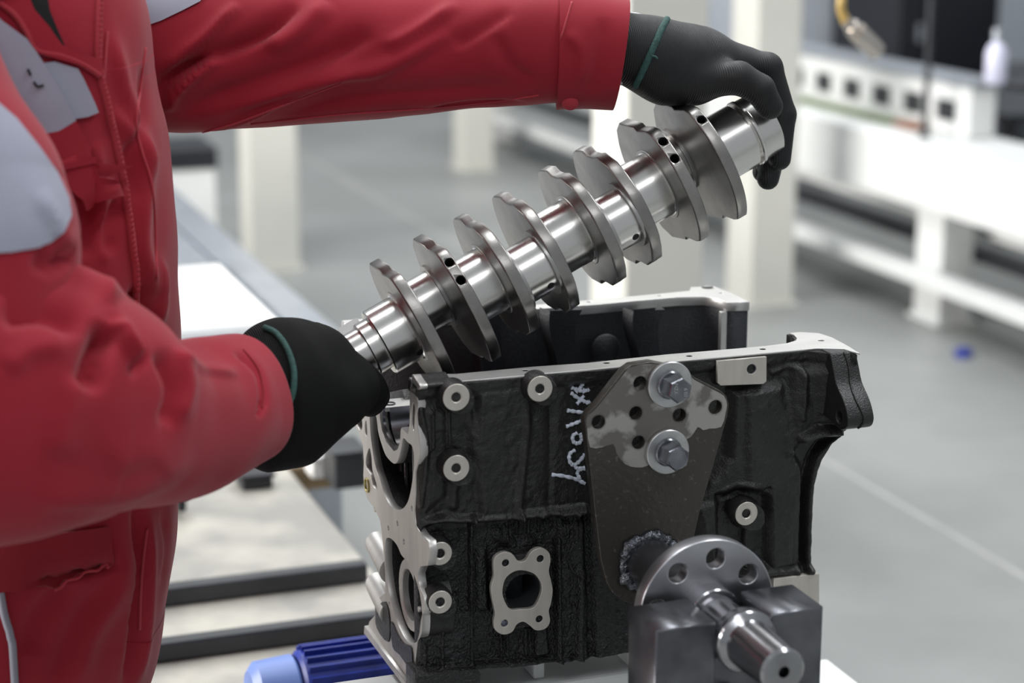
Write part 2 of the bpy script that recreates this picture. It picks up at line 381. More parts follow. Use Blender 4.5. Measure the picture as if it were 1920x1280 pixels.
# conveyor bench on the right
cv = empty('conveyor_bench', (3.05, 4, 0), 'long white painted conveyor bench running back along the right side', 'conveyor')
boxobj('top_beam', (2.90, 1.4, .385), (3.22, 8.6, .597), M['white'], cv, .008)
boxobj('inner_tray', (3.221, 1.4, .35), (3.24, 8.6, .385), M['greymetal'], cv, .003)
boxobj('lower_rail', (2.885, 1.4, .135), (2.955, 8.6, .185), M['white'], cv, .004)
boxobj('lower_rail', (3.16, 1.4, .27), (3.22, 8.6, .32), M['white'], cv, .004)
for y in (1.7, 3.82, 6.1, 8.3):
    boxobj('leg', (2.96, y, .01), (3.08, y+.16, .384), M['white'], cv, .004)
    bm = bmesh.new(); box(bm, (2.945, y-.015, 0), (3.095, y+.175, .01)); bmobj('foot_plate', bm, M['white'], cv)
boxobj('under_tray', (3.10, 1.4, .20), (3.24, 8.6, .215), M['darkgrey'], cv, .002)

sr = empty('slotted_rail', (3.2, 4.6, .6), 'pale rail with a row of square dark slots lying on the conveyor bench', 'rail')
bm = bmesh.new()
x0, x1, zb, zt = 3.10, 3.20, .602, .765
ys = [4.06+.213*i for i in range(6)]
box(bm, (x0+.03, 3.92, zb), (x1, 5.5, zt), .003)
box(bm, (x0, 3.92, .71), (x0+.03, 5.5, zt), .003); box(bm, (x0, 3.92, zb), (x0+.03, 5.5, .638), .003)
for i in range(7):
    y = 3.92+.213*i; box(bm, (x0, y, .636), (x0+.03, y+.085, .712), .002)
bmobj('rail_body', bm, M['white'], sr)
for i in range(6):
    y = 3.92+.213*i+.088; boxobj('slot', (x0+.008, y, .640), (x0+.029, y+.122, .708), M['darkgrey'], sr, .001)
boxobj('top_flange', (x0-.01, 3.9, .765), (x1+.03, 5.6, .785), M['greymetal'], sr, .002)
o = boxobj('green_strip', (3.02, 4.30, .598), (3.08, 5.6, .612), M['green']); tag(o, 'narrow green strip lying along the white bench under the slotted rail', 'strip')
o = boxobj('rust_block', (3.03, 4.14, .598), (3.085, 4.28, .618), M['rust']); tag(o, 'small rust brown block at the end of the green strip', 'block')

# machine at upper right
mc = empty('press_machine', (3.6, 3.4, 0), 'dark upright machine standing at the right edge behind the conveyor', 'machine')
boxobj('base', (3.27, 2.7, .62), (4.3, 3.78, .70), M['darkgrey'], mc, .01)
boxobj('base', (3.5, 2.7, 0), (4.3, 3.7, .62), M['darkgrey'], mc, .01)
for (x, y, s) in ((3.33, 3.55, .055), (3.42, 3.05, .045), (3.75, 3.75, .06)):
    bm = bmesh.new(); lathe(bm, (x, y, .70), (0, 0, 1), [(0, 0), (0, s), (1.3, s), (1.3, 0)], 24); bmobj('guide_post', bm, M['darkgrey'], mc, True).data.set_sharp_from_angle(angle=R(40))
boxobj('cross_head', (3.27, 2.8, 1.25), (4.2, 3.8, 1.45), M['blackpl'], mc, .01)
boxobj('bracket', (3.27, 3.3, .98), (3.5, 3.4, 1.12), M['blackpl'], mc, .01)
bm = bmesh.new(); lathe(bm, (3.36, 3.25, .70), (0, 0, 1), [(0, 0), (0, .05), (.12, .055), (.13, .03), (.17, .03), (.18, 0)], 20); bmobj('knob', bm, M['greymetal'], mc, True)
p = Wy(1866, 150, 3.0)
boxobj('bottle_holder', (3.271, 2.96, p[2]-.03), (p[0]+.05, 3.04, p[2]-.011), M['blackpl'], mc, .002)
bt = empty('spray_bottle', (p[0], p[1], p[2]-.01), 'pale lilac plastic bottle hanging on the dark machine', 'bottle')
lobj('bottle_body', (p[0], p[1], p[2]-.01), (0, 0, 1), [(0, 0), (0, .024), (.01, .030), (.085, .030), (.105, .022), (.115, .010), (.125, .010), (.125, 0)], mat('lilac_plastic', (.60, .60, .74), .35), bt, 24, 50)
lobj('bottle_cap', (p[0], p[1], p[2]+.11), (0, 0, 1), [(0, 0), (0, .014), (.03, .014), (.03, 0)], M['greymetal'], bt, 20, 50)

# back equipment, upper right
for (nm, lab, lo, hi, m_) in (
    ('tool_cabinet', 'grey blue cabinet far back between column and hose', (3.6, 6.6, 0), (4.1, 7.2, 1.15), 'wall'),
    ('black_crate', 'large black crate behind the hanging hose fitting', (4.0, 5.9, .521), (4.5, 6.5, .97), 'blackpl'),
    ('control_cabinet', 'grey cabinet behind the thin vertical post at upper right', (5.0, 7.2, 0), (7.2, 7.8, 1.5), 'wall'),
    ('black_bin', 'low black bin under the grey cabinet at upper right', (4.6, 5.0, .521), (5.3, 5.6, .90), 'blackpl')):
    e = empty(nm, ((lo[0]+hi[0])/2, (lo[1]+hi[1])/2, lo[2] if lo[2] < .1 else 0), lab, 'cabinet' if 'cab' in nm else 'crate')
    boxobj('body', lo, hi, M[m_], e, .01)
    boxobj('door_panel', (lo[0]+.04, lo[1]-.012, lo[2]+.05), (hi[0]-.04, lo[1], hi[2]-.05), M[m_], e, .004)
    boxobj('handle', (lo[0]+.08, lo[1]-.03, (lo[2]+hi[2])/2-.04), (lo[0]+.10, lo[1]-.012, (lo[2]+hi[2])/2+.04), M['greymetal'], e, .003)
sh = empty('storage_shelf', (4.8, 5.7, 0), 'dark slatted storage bench at the back behind the conveyor', 'shelf')
boxobj('shelf_board', (3.9, 4.9, .48), (5.6, 6.55, .52), M['darkgrey'], sh, .004)
boxobj('shelf_board', (3.9, 4.9, .20), (5.6, 6.55, .24), M['darkgrey'], sh, .004)
for x in (3.92, 5.52):
    for y in (4.92, 6.48): boxobj('leg', (x, y, 0), (x+.05, y+.05, .479), M['darkgrey'], sh, .003)
p = on(1752, 255, 1, 4.1)
po = empty('thin_post', (p[0], p[1], .598), 'thin grey vertical post in front of the slotted rail', 'post')
bm = bmesh.new(); lathe(bm, (p[0]-.1, 4.0, .598), (0, 0, 1), [(0, 0), (0, .02), (.012, .02), (.012, .011), (.46, .011), (.46, 0)], 16); bmobj('rod', bm, M['darkgrey'], po, True).data.set_sharp_from_angle(angle=R(40))

# hanging air hose
A = [Wy(1592, -420, 1.6), Wy(1580, -120, 1.55), Wy(1578, -10, 1.5), Wy(1578, 20, 1.5), Wy(1588, 44, 1.5)]
hz = empty('air_hose', tuple(A[0]), 'amber air hose with a nickel quick coupling hanging at the top right', 'hose')
bm = bmesh.new(); tube(bm, crv(A, 10), .0085, 14); bmobj('hose', bm, M['hose'], hz, True)
a0 = Wy(1584, 38, 1.5); a1 = Wy(1648, 100, 1.5); L = np.linalg.norm(a1-a0); d = (a1-a0)/L
lobj('coupling', a0, d, [(0, 0), (0, .010), (.006, .0115), (.016, .0115), (.017, .015), (.024, .0165), (.028, .0165), (.029, .013), (.033, .013), (.034, .0185), (L-.006, .0185), (L-.003, .0165), (L-.003, .009), (L-.012, .008), (L-.012, 0)], M['nickel'], hz, 32, 40)

# steel table at left, running back, and white sheets modelled for its bright reflections
tb = empty('steel_table', (.1, 2.5, 0), 'grey aluminium work table running back behind the red jacket at left', 'table')
boxobj('table_top', (-1.0, 1.62, .565), (.36, 4.9, .597), M['greymetal'], tb, .004)
boxobj('edge_rail', (.365, 1.62, .55), (.45, 4.9, .61), M['greymetal'], tb, .006)
for x in (-.95, .30):
    for y in (1.66, 4.78): boxobj('leg', (x, y, 0), (x+.06, y+.06, .564), M['greymetal'], tb, .003)
boxobj('cross_bar', (-.9, 1.67, .2), (.29, 1.71, .24), M['greymetal'], tb, .003)
def reflection(lo, hi, lab):  # white rimmed sheets standing in for bright reflections on the metal table
    e = empty('table_reflection', ((lo[0]+hi[0])/2, (lo[1]+hi[1])/2, lo[2]), lab, 'reflection')
    t = .006
    boxobj('reflection_sheet', lo, (hi[0], hi[1], lo[2]+t), M['whitegloss'], e, .001)
    for a, b in (((lo[0], lo[1]), (lo[0]+t, hi[1])), ((hi[0]-t, lo[1]), (hi[0], hi[1])), ((lo[0]+t, lo[1]), (hi[0]-t, lo[1]+t)), ((lo[0]+t, hi[1]-t), (hi[0]-t, hi[1]))):
        boxobj('reflection_rim', (a[0], a[1], lo[2]+t), (b[0], b[1], hi[2]), M['whitegloss'], e, .0008)
reflection((.13, 2.08, .598), (.345, 2.66, .618), 'bright white tray on the grey table nearest the gloved wrist')
reflection((-.03, 2.22, .598), (.10, 2.62, .622), 'bright white tray on the grey table beside the jacket edge')
reflection((.0, 3.1, .598), (.13, 3.5, .63), 'small white tray farthest back on the grey table')
p = on(318, 268, 2, .45)
e = empty('floor_box', (p[0], p[1], 0), 'white floor box with a black lid beyond the grey table, beside the jacket', 'box')
boxobj('body', (p[0]-.18, p[1]-.15, 0), (p[0]+.14, p[1]+.15, .37), M['white'], e, .006)
boxobj('lid', (p[0]-.19, p[1]-.16, .37), (p[0]+.15, p[1]+.16, .45), M['blackpl'], e, .006)

# roller bench bottom left
rb = empty('roller_bench', (-.3, .8, 0), 'mottled grey bench crossed by two dark steel bars, lower left behind block', 'bench')
boxobj('bench_top', (-1.5, .43, .50), (.20, 1.60, .53), M['bench'], rb, .004)
for (u, v, hw) in ((500, 1084, .013), (500, 1184, .012)):
    p = on(u, v, 2, .55); boxobj('cross_bar', (-1.48, p[1]-hw, .531), (.18, p[1]+hw, .558), M['darkgrey'], rb, .004)
for x in (-1.45, .12):
    for y in (.46, 1.5): boxobj('leg', (x, y, 0), (x+.06, y+.06, .499), M['darkgrey'], rb, .003)
boxobj('back_board', (-1.2, 1.56, .531), (.19, 1.60, .60), M['white'], rb, .003)
def block_at(name, u0, v0, u1, v1, y, dpt, m_, lab, cat):
    a = Wy(u0, v1, y); b = Wy(u1, v0, y); a[2] = max(a[2], .5305)
    e = empty(name, ((a[0]+b[0])/2, y+dpt/2, a[2]), lab, cat)
    boxobj('body', (a[0], y, a[2]), (b[0], y+dpt, b[2]), M[m_], e, .004)
    boxobj('top_lip', (a[0]-.004, y-.004, b[2]), (b[0]+.004, y+dpt+.004, b[2]+.006), M[m_], e, .001)
block_at('black_motor_block', 455, 893, 512, 930, 1.30, .06, 'blackpl', 'black block on the bench just below the near glove cuff', 'block')
block_at('white_lamp_box', 585, 860, 622, 905, 1.32, .05, 'whitegloss', 'small bright white box on the bench below the near glove', 'box')
block_at('dark_gear_case', 628, 850, 686, 920, 1.22, .08, 'darkgrey', 'dark grey case on the bench between near glove and engine block', 'case')
block_at('brown_board', 510, 905, 690, 922, 1.40, .06, 'brown', 'brown board lying on the bench below the near glove', 'board')
block_at('black_fitting', 333, 935, 350, 962, 1.2, .05, 'blackpl', 'small black fitting on the bench beside the jacket edge', 'fitting')
# blue motor
ctr = on(610, 1292, 2, .60); bmx = empty('blue_motor', (ctr[0], ctr[1], .53), 'blue painted cylindrical motor lying at the bottom beside the block', 'motor')
a0 = np.array([ctr[0]-.085, ctr[1]+.01, .592]); 
lobj('motor_body', a0+np.array([.055, 0, 0]), (1, .0, .0), [(0, 0), (0, .048), (.004, .052), (.12, .052), (.124, .046), (.15, .040), (.15, 0)], M['blue'], bmx, 40)
lobj('end_cover', a0, (1, 0, 0), [(0, 0), (0, .036), (.008, .046), (.050, .049), (.054, .044), (.054, 0)], M['lightblue'], bmx, 40)
for i in range(12):
    t = math.pi*(i+.5)/12
    boxobj('cooling_fin', (a0[0]+.062, a0[1]+.052*math.cos(t)-.0012, a0[2]+.052*math.sin(t)-.003), (a0[0]+.172, a0[1]+.052*math.cos(t)+.0012, a0[2]+.052*math.sin(t)+.006), M['blue'], bmx, 0)
bm = bmesh.new(); box(bm, (a0[0]+.075, a0[1]-.04, .531), (a0[0]+.16, a0[1]+.04, .545)); bmobj('foot', bm, M['blue'], bmx)
p = on(1806, 668, 2, 0)
lobj('bottle_cap', (p[0], p[1], .0), (0, 0, 1), [(0, 0), (0, .028), (.02, .028), (.024, .024), (.024, 0)], M['blue'], None, 24); o = bpy.data.objects['bottle_cap.001'] if 'bottle_cap.001' in bpy.data.objects else bpy.data.objects['bottle_cap']
tag(o, 'small blue cap lying on the grey floor at right', 'cap')

# ================================================================= ENGINE BLOCK
eb = empty('engine_block', (.2, .12, .745), 'black painted cast iron engine block upside down with machined grey faces', 'engine block')
FP = lambda u, v, y=0.0: (lambda q: (q[0], q[2]))(on(u, v, 1, y))
LP = lambda u, v, x=0.0: (lambda q: (q[1], q[2]))(on(u, v, 0, x))
TP = lambda u, v, z=1.05: (lambda q: (q[0], q[1]))(on(u, v, 2, z))
ZT, ZB = 1.05, .752
# --- front casting as a relief
def front_relief():
    nx, nz = 460, 330
    edge = np.array([FP(u, v) for u, v in [(1585, 662), (1582, 720), (1578, 805), (1560, 830), (1543, 862), (1531, 900), (1526, 950), (1524, 1010), (1524, 1062), (1532, 1084), (1532, 1120), (1530, 1240)]])
    zs = ZB+(ZT-.0020-ZB)*np.linspace(0, 1, nz); o_ = np.argsort(edge[:, 1]); xr = np.interp(zs, edge[o_, 1], edge[o_, 0])
    X = np.linspace(0, 1, nx)[None, :]*(xr[:, None]-.001)+.001; Z = np.repeat(zs[:, None], nx, 1)
    S = np.stack([X, np.zeros_like(X), Z], -1)-CAM; zz = S@fw; U = 960+FPX*(S@rt)/zz; V = 640-FPX*(S@up)/zz
    H = np.full(X.shape, -.006)
    def sd_poly(pts):
        d = np.full(U.shape, 1e9); ins = np.zeros(U.shape, bool); n = len(pts)
        for i in range(n):
            (x1, y1), (x2, y2) = pts[i], pts[(i+1) % n]; ex, ey = x2-x1, y2-y1
            t = np.clip(((U-x1)*ex+(V-y1)*ey)/(ex*ex+ey*ey+1e-9), 0, 1); d = np.minimum(d, np.hypot(U-x1-t*ex, V-y1-t*ey))
            c = ((y1 > V) != (y2 > V)) & (U < (x2-x1)*(V-y1)/(y2-y1+1e-9)+x1); ins ^= c
        return np.where(ins, -d, d)
    def sstep(d, s): t = np.clip(.5-d/(2*s), 0, 1); return t*t*(3-2*t)
    def P(pts, h, s, mode='add'):
        nonlocal H
        k = sstep(sd_poly(pts), s)
        if mode == 'add': H = H+h*k
        elif mode == 'set': H = H*(1-k)+h*k
    def Ln(pts, r, h, s, mode='add'):
        nonlocal H
        pts = crv(pts, 5); d = np.full(U.shape, 1e9)
        for (x1, y1), (x2, y2) in zip(pts[:-1], pts[1:]):
            ex, ey = x2-x1, y2-y1; t = np.clip(((U-x1)*ex+(V-y1)*ey)/(ex*ex+ey*ey+1e-9), 0, 1); d = np.minimum(d, np.hypot(U-x1-t*ex, V-y1-t*ey))
        k = sstep(d-r, s)
        if mode == 'add': H = H+h*k
        else: H = H*(1-k)+h*k
    # upper panels
    P([(898, 735), (985, 722), (992, 800), (985, 880), (975, 965), (905, 968), (895, 860)], .007, 9)
    P([(1030, 725), (1400, 690), (1400, 930), (1100, 985), (1030, 985)], -.004, 8)
    P([(1055, 700), (1075, 700), (1078, 960), (1040, 990), (1035, 900)], .003, 10)
    Ln([(992, 745), (990, 820), (980, 900), (975, 970)], 5, .006, 9)
    P([(800, 770), (836, 770), (838, 850), (836, 930), (800, 960)], .004, 8)
    Ln([(844, 765), (845, 810), (846, 850)], 2.5, .004, 3); Ln([(812, 780), (812, 840)], 2.5, .004, 3)
    Ln([(792, 770), (800, 850), (792, 950)], 4, .005, 5)
    Ln([(880, 770), (890, 830), (886, 900)], 7, .004, 8)
    Ln([(858, 905), (852, 950)], 6, .004, 7)
    # middle ledge and lower field
    P([(775, 985), (975, 975), (1110, 968), (1120, 1280), (775, 1290)], -.007, 6)
    Ln([(790, 992), (830, 975), (880, 978), (975, 970), (1100, 958)], 6, .009, 7)
    Ln([(782, 1000), (800, 1010), (815, 1025)], 8, .008, 8)
    Ln([(889, 970), (889, 1100), (890, 1270)], 3.5, .007, 3)
    P([(782, 1165), (888, 1150), (888, 1262), (782, 1272)], .006, 5)
    Ln([(833, 1160), (832, 1265)], 3, .004, 3); Ln([(800, 1215), (800, 1270)], 3, .004, 3)
    P([(898, 1035), (918, 1030), (922, 1150), (900, 1150)], .006, 6)
    P([(1052, 960), (1100, 955), (1105, 1240), (1052, 1245)], .006, 5)
    Ln([(1050, 1015), (1052, 1245)], 4, .007, 4); Ln([(1092, 1075), (1090, 1240)], 6, .007, 5); Ln([(1084, 965), (1084, 1015)], 4, .006, 4)
    Ln([(1082, 1020), (1070, 1040), (1075, 1070), (1092, 1082)], 3, .005, 3)
    P([(1100, 1075), (1200, 1060), (1200, 1235), (1100, 1245)], .004, 6)
    for x_ in (945, 957, 992, 1000): Ln([(x_, 1185), (x_+1, 1236)], 2.5, .005, 2.5)
    for x_, a_, b_ in ((957, 985, 1020), (976, 955, 1005), (998, 975, 1010), (1017, 970, 1000)): Ln([(x_, a_), (x_-1, b_)], 2.5, .005, 3)
    P([(1010, 1180), (1030, 1175), (1035, 1232), (1008, 1236)], .007, 4)
    Ln([(780, 1268), (840, 1262), (900, 1255), (1050, 1246), (1200, 1232)], 6, .008, 4)
    Ln([(940, 1010), (965, 1025), (975, 1035), (1000, 1022)], 10, .005, 8)
    # right hand part
    P([(1375, 735), (1468, 722), (1482, 850), (1500, 880), (1490, 1060), (1420, 1075), (1340, 1090), (1300, 950), (1370, 860)], .010, 12)
    P([(1488, 690), (1545, 680), (1548, 815), (1500, 820), (1480, 850), (1478, 760)], .014, 16)
    Ln([(1500, 820), (1530, 805), (1560, 805)], 7, .016, 8)
    Ln([(1484, 845), (1498, 900), (1496, 1070)], 4, .004, 6)
    Ln([(1560, 815), (1530, 850), (1514, 900), (1508, 970), (1508, 1070)], 5, -.008, 5)
    Ln([(1572, 818), (1542, 856), (1524, 910), (1519, 1000), (1518, 1070)], 6, .006, 5)
    Ln([(1390, 1078), (1450, 1075), (1535, 1068)], 7, .009, 6)
    P([(1345, 930), (1380, 915), (1440, 915), (1442, 1060), (1345, 1070)], -.012, 9)
    Ln([(1362, 925), (1400, 912), (1435, 922)], 6, .006, 8); Ln([(1400, 985), (1399, 1060)], 4, .008, 3)
    Ln([(1452, 700), (1500, 690), (1498, 780)], 4, .004, 6)
    # rail lip
    T = (ZT-Z); k = sstep((T-.0135)/.0135*10, 4); H = np.maximum(H, -.02)*(1-k)+k*.0
    P([(1530, 640), (1620, 640), (1620, 800), (1560, 812), (1545, 760), (1535, 700)], .022, 28)
    # raised pads under bosses
    for (u, v, r) in BOSS: d = np.hypot((U-u)*1.03, V-v)-r-5; k = sstep(d, 5); H = np.maximum(H, k*(.0125+.02)-.02)
    d = sd_poly([p for p in PADQ]) - 2; k = sstep(d, 3); H = np.maximum(H, k*.022-.02)
    d = sd_poly([(940, 1050), (950, 1040), (1012, 1032), (1022, 1046), (1028, 1107), (1020, 1170), (950, 1178), (932, 1107)])-2; k = sstep(d, 4); H = np.maximum(H, k*.024-.02)
    rg = np.random.RandomState(3)
    def fuzz(k):
        a = rg.randn(*H.shape)
        for _ in range(k): a = (a+np.roll(a, 1, 0)+np.roll(a, -1, 0)+np.roll(a, 1, 1)+np.roll(a, -1, 1))/5
        return a/a.std()
    lowf = sstep(sd_poly([(775, 1110), (890, 1060), (895, 1290), (775, 1300)]), 30)+.8*sstep(sd_poly([(905, 1150), (1200, 1080), (1200, 1260), (905, 1270)]), 25)
    kk = 1-np.clip(sum(np.exp(-((np.hypot(U-u, V-v)-r)/8)**2) for u, v, r in BOSS), 0, 1)
    H += (fuzz(2)*.00011+fuzz(7)*.00017+fuzz(30)*.00035)+lowf*kk*fuzz(3)*.00042
    Y = -H
    V3 = np.stack([X, Y, Z], -1).reshape(-1, 3); F = []
    idx = np.arange(nx*nz).reshape(nz, nx)
    F = np.stack([idx[:-1, :-1], idx[:-1, 1:], idx[1:, 1:], idx[1:, :-1]], -1).reshape(-1, 4)
    # port hole through the wall
    hc = np.array(FP(979, 1107)); fc = V3[F].mean(1); keep = np.hypot(fc[:, 0]-hc[0], fc[:, 2]-hc[1]) > .0185
    F = F[keep].tolist(); V3 = V3.tolist()
    bord = list(idx[0, :])+list(idx[1:, -1])+list(idx[-1, -2::-1])+list(idx[-2:0:-1, 0]); nb = len(bord); b0 = len(V3)
    for i in bord: V3.append([V3[i][0], .027, V3[i][2]])
    for i in range(nb): j = (i+1) % nb; F.append([bord[j], bord[i], b0+i, b0+j])
    return V3, F
BOSS = [(856, 745, 26), (1013, 729, 25), (856, 878, 25.5), (826, 1038, 23), (826, 1129, 23), (1400, 963, 24.5)]
PADQ = [(1344, 676), (1436, 668), (1436, 714), (1430, 719), (1350, 722), (1344, 717)]
V3, F3 = front_relief()
fr = pyobj('front_casting', V3, F3, M['cast'], eb)
fr.data.materials.append(M['castrough'])
led = on(900, 992, 1, 0)[2]; rx = on(1195, 1100, 1, 0)[0]
fr.data.polygons.foreach_set('material_index', [1 if (sum(V3[i][2] for i in f)/4 < led-.0 and V3[f[0]][0] < rx) else 0 for f in F3])
# machined boss faces and tapped holes
for (u, v, r) in BOSS:
    q = FP(u, v, -.0150); rm = r/FPX*1.86
    lobj('boss', (q[0], -.004, q[1]), (0, -1, 0), [(.004, .0045), (-.006, .0045), (-.006, rm+.0022), (.006, rm+.0016), (.0098, rm+.0003), (.0098, .0050), (.004, .0046)], M['cast'], eb, 44, 35)
    lobj('boss_face', (q[0], -.004, q[1]), (0, -1, 0), [(.0096, .0046), (.0096, rm), (.0106, rm), (.0110, rm-.0004), (.011, .0056), (.0100, .0046), (.0096, .0046)], M['ring'], eb, 44, 24)
    lobj('tapped_hole', (q[0], -.004, q[1]), (0, -1, 0), [(-.0055, 0), (-.0055, .00455), (.0085, .00455), (.0085, .0043), (-.004, .0043), (-.004, 0)], M['bore'], eb, 28, 35)
# square machined pad
po_ = [FP(u, v, -.004) for u, v in PADQ[:2]]+[FP(u, v, -.004) for u, v in PADQ[2:]]
hc = FP(1408, 691, -.004)
plate('machined_pad', po_, [circ(hc, .0052, 24)], (0, -.0015, 0), (1, 0, 0), (0, 0, 1), .0042, M['ring'], eb, .0004)
lobj('tapped_hole', (hc[0], .004, hc[1]), (0, -1, 0), [(0, 0), (0, .0052), (.0085, .0052), (.0085, .0047), (.002, .0047), (.002, 0)], M['bore'], eb, 24)
# four lobed port flange
lobes = [(948, 1055), (1013, 1047), (1011, 1160), (946, 1168)]
out_px = [(925, 1062), (927, 1045), (943, 1035), (960, 1038), (972, 1052), (985, 1050), (996, 1034), (1012, 1027), (1028, 1034), (1032, 1050), (1029, 1070), (1033, 1088), (1036, 1107), (1033, 1130), (1029, 1145), (1031, 1165), (1022, 1178), (1005, 1181), (993, 1172), (981, 1165), (969, 1170), (960, 1184), (944, 1189), (929, 1181), (926, 1165), (928, 1150), (926, 1138), (922, 1118), (921, 1100), (926, 1080)]
outer = [FP(u, v, -.008) for u, v in crv(out_px, 5, True)]
hole_px = crv([(942, 1107), (948, 1084), (964, 1071), (982, 1069), (1002, 1076), (1014, 1092), (1015, 1110), (1006, 1132), (996, 1140), (975, 1142), (957, 1142), (946, 1126)], 5, True)
plate('port_flange', outer, [[FP(u, v, -.008) for u, v in hole_px]]+[circ(FP(u, v, -.008), .0038, 20) for u, v in lobes], (0, -.003, 0), (1, 0, 0), (0, 0, 1), .0055, M['ring'], eb, .0004)
for u, v in lobes:
    q = FP(u, v, -.008); lobj('tapped_hole', (q[0], .002, q[1]), (0, -1, 0), [(0, 0), (0, .0038), (.0095, .0038), (.0095, .0034), (.002, .0034), (.002, 0)], M['bore'], eb, 20)
q = FP(979, 1107); lobj('port_bore', (q[0], .0, q[1]), (0, 1, 0), [(0, .0185), (.06, .0175), (.06, 0), (.061, 0), (.061, .0195), (0, .0195), (0, .0185)], M['castin'], eb, 40)

# --- machined front rail (top face)
rail_px = [(1000, 687), (1100, 680), (1250, 664), (1380, 653), (1436, 648), (1475, 643), (1492, 638), (1494, 633), (1489, 627), (1479, 624), (1500, 622), (1535, 624), (1560, 632), (1590, 648), (1612, 662)]
top = [TP(u, v) for u, v in rail_px]
topf = [(.4395, -.012), (.428, -.006), (.415, .0), (.0, .0), (.0, .030), (.028, .034), (.045, .0275)]
outl = topf + [TP(u, v) for u, v in rail_px]
holes_px = [(1137, 680), (1292, 667), (1430, 654), (1540, 638), (985, 694), (815, 708)]
rail = plate('front_rail', outl, [circ(TP(u, v), .0032, 18) for u, v in holes_px], (0, 0, 1.0482), (1, 0, 0), (0, 1, 0), .0018, M['machtop'], eb, .0004)
plate('rail_casting', [(p[0]*.998, p[1]+.001) for p in outl if True], [], (0, .0022, 1.0365), (1, 0, 0), (0, 1, 0), .0116, M['cast'], eb, .0008)
for u, v in holes_px:
    q = TP(u, v); lobj('tapped_hole', (q[0], q[1], 1.0495), (0, 0, -1), [(0, .0031), (.0011, .0029), (.0012, 0)], M['hole'], eb, 18)
# --- flared bell housing lug at right end (profile in y,z, thickness along x)
fl_px = [(1556, 662), (1562, 690), (1568, 720), (1580, 748), (1587, 770), (1590, 790), (1586, 803), (1576, 806)]
xl = .4190
prof = [LP(u, v, xl) for u, v in crv(fl_px, 4)]
prof = [p for p in prof]+[(.02, prof[-1][1]+.01), (.03, ZT-.03), (.03, ZT-.0005)]
lug = plate('bell_housing_lug', prof, [circ(LP(1573, 782, xl), .0062, 24)], (xl, 0, 0), (0, 1, 0), (0, 0, 1), .0290, M['cast'], eb, .0012, 2)
print('LUG', [tuple(round(float(c), 3) for c in p) for p in prof][:20])
# seam down the lug rim
rim = [np.array([xl+.0155+.002*math.sin(i*.4), p[0]-.0006, p[1]]) for i, p in enumerate(prof[:26])]
bm = bmesh.new(); tube(bm, rim, .0011, 6); bmobj('casting_seam', bm, M['cast'], eb, True)
# --- back wall with its machined rail
yb0, yb1 = .232, .262
br_px = [(870, 592), (1020, 579), (1120, 572), (1200, 563), (1270, 557), (1320, 556), (1345, 560), (1362, 566), (1405, 565), (1380, 549), (1355, 542), (1300, 540), (1240, 549), (1150, 556), (1020, 569), (870, 582)]
brp = [TP(u, v) for u, v in br_px]
brp[0] = (.0, .262); brp[-1] = (.0, .235)
# order: front edge left to right, then back edge
front = [TP(u, v) for u, v in [(1020, 578), (1120, 571), (1200, 563), (1270, 557), (1320, 556), (1345, 560), (1362, 567), (1405, 566)]]
back = [TP(u, v) for u, v in [(1372, 549), (1340, 537), (1295, 538), (1293, 545), (1200, 554), (1100, 563), (1020, 570)]]
dx = front[1][1]-front[0][1]
outb = [(.0, front[0][1])]+front+back+[(.0, back[-1][1])]
hb = [(1105, 566), (1237, 554), (1352, 549)]
plate('back_rail', outb, [circ(TP(u, v), .003, 16) for u, v in hb]+[circ(TP(1328, 539), .0075, 28)], (0, 0, 1.040), (1, 0, 0), (0, 1, 0), .0102, M['machtop'], eb, .0005)
for u, v in hb+[(1328, 539)]:
    q = TP(u, v); rr = .003 if v != 539 else .0074; lobj('tapped_hole', (q[0], q[1], 1.046), (0, 0, -1), [(0, rr), (.02, rr), (.02, 0), (.021, 0), (.021, rr+.0004), (0, rr+.0004), (0, rr)], M['bore'], eb, 20)
print('BACKRAIL', [tuple(round(float(c), 3) for c in p) for p in outb])
outw = [(.030, front[0][1]+.004)]+[(p[0], p[1]+.002) for p in front[:-1]]+[(front[-1][0]-.001, front[-1][1]+.001)]+[(back[0][0]-.002, back[0][1]-.001), (back[2][0], back[3][1]-.001)]+[(.030, back[-1][1])]
plate('back_wall', outw, [], (0, 0, .90), (1, 0, 0), (0, 1, 0), .1402, M['castin'], eb, .001)
plate('back_skirt', [(.03, .155), (.41, .155), (.41, .185), (.03, .185)], [], (0, 0, .76), (1, 0, 0), (0, 1, 0), .145, M['castin'], eb, .001)
q0 = TP(1350, 562); q1 = TP(1362, 567)
boxobj('seal_groove_face', (q1[0]-.006, q1[1]-.0005, .80), (q1[0]+.001, q1[1]+.006, 1.0395), M['machtop'], eb, .0004)
lobj('inner_boss', (TP(1330, 580, 1.03)[0], front[4][1]+.005, 1.027), (0, -1, 0), [(0, 0), (0, .014), (.006, .0115), (.010, .0075), (.011, 0)], M['cast'], eb, 28, 60)
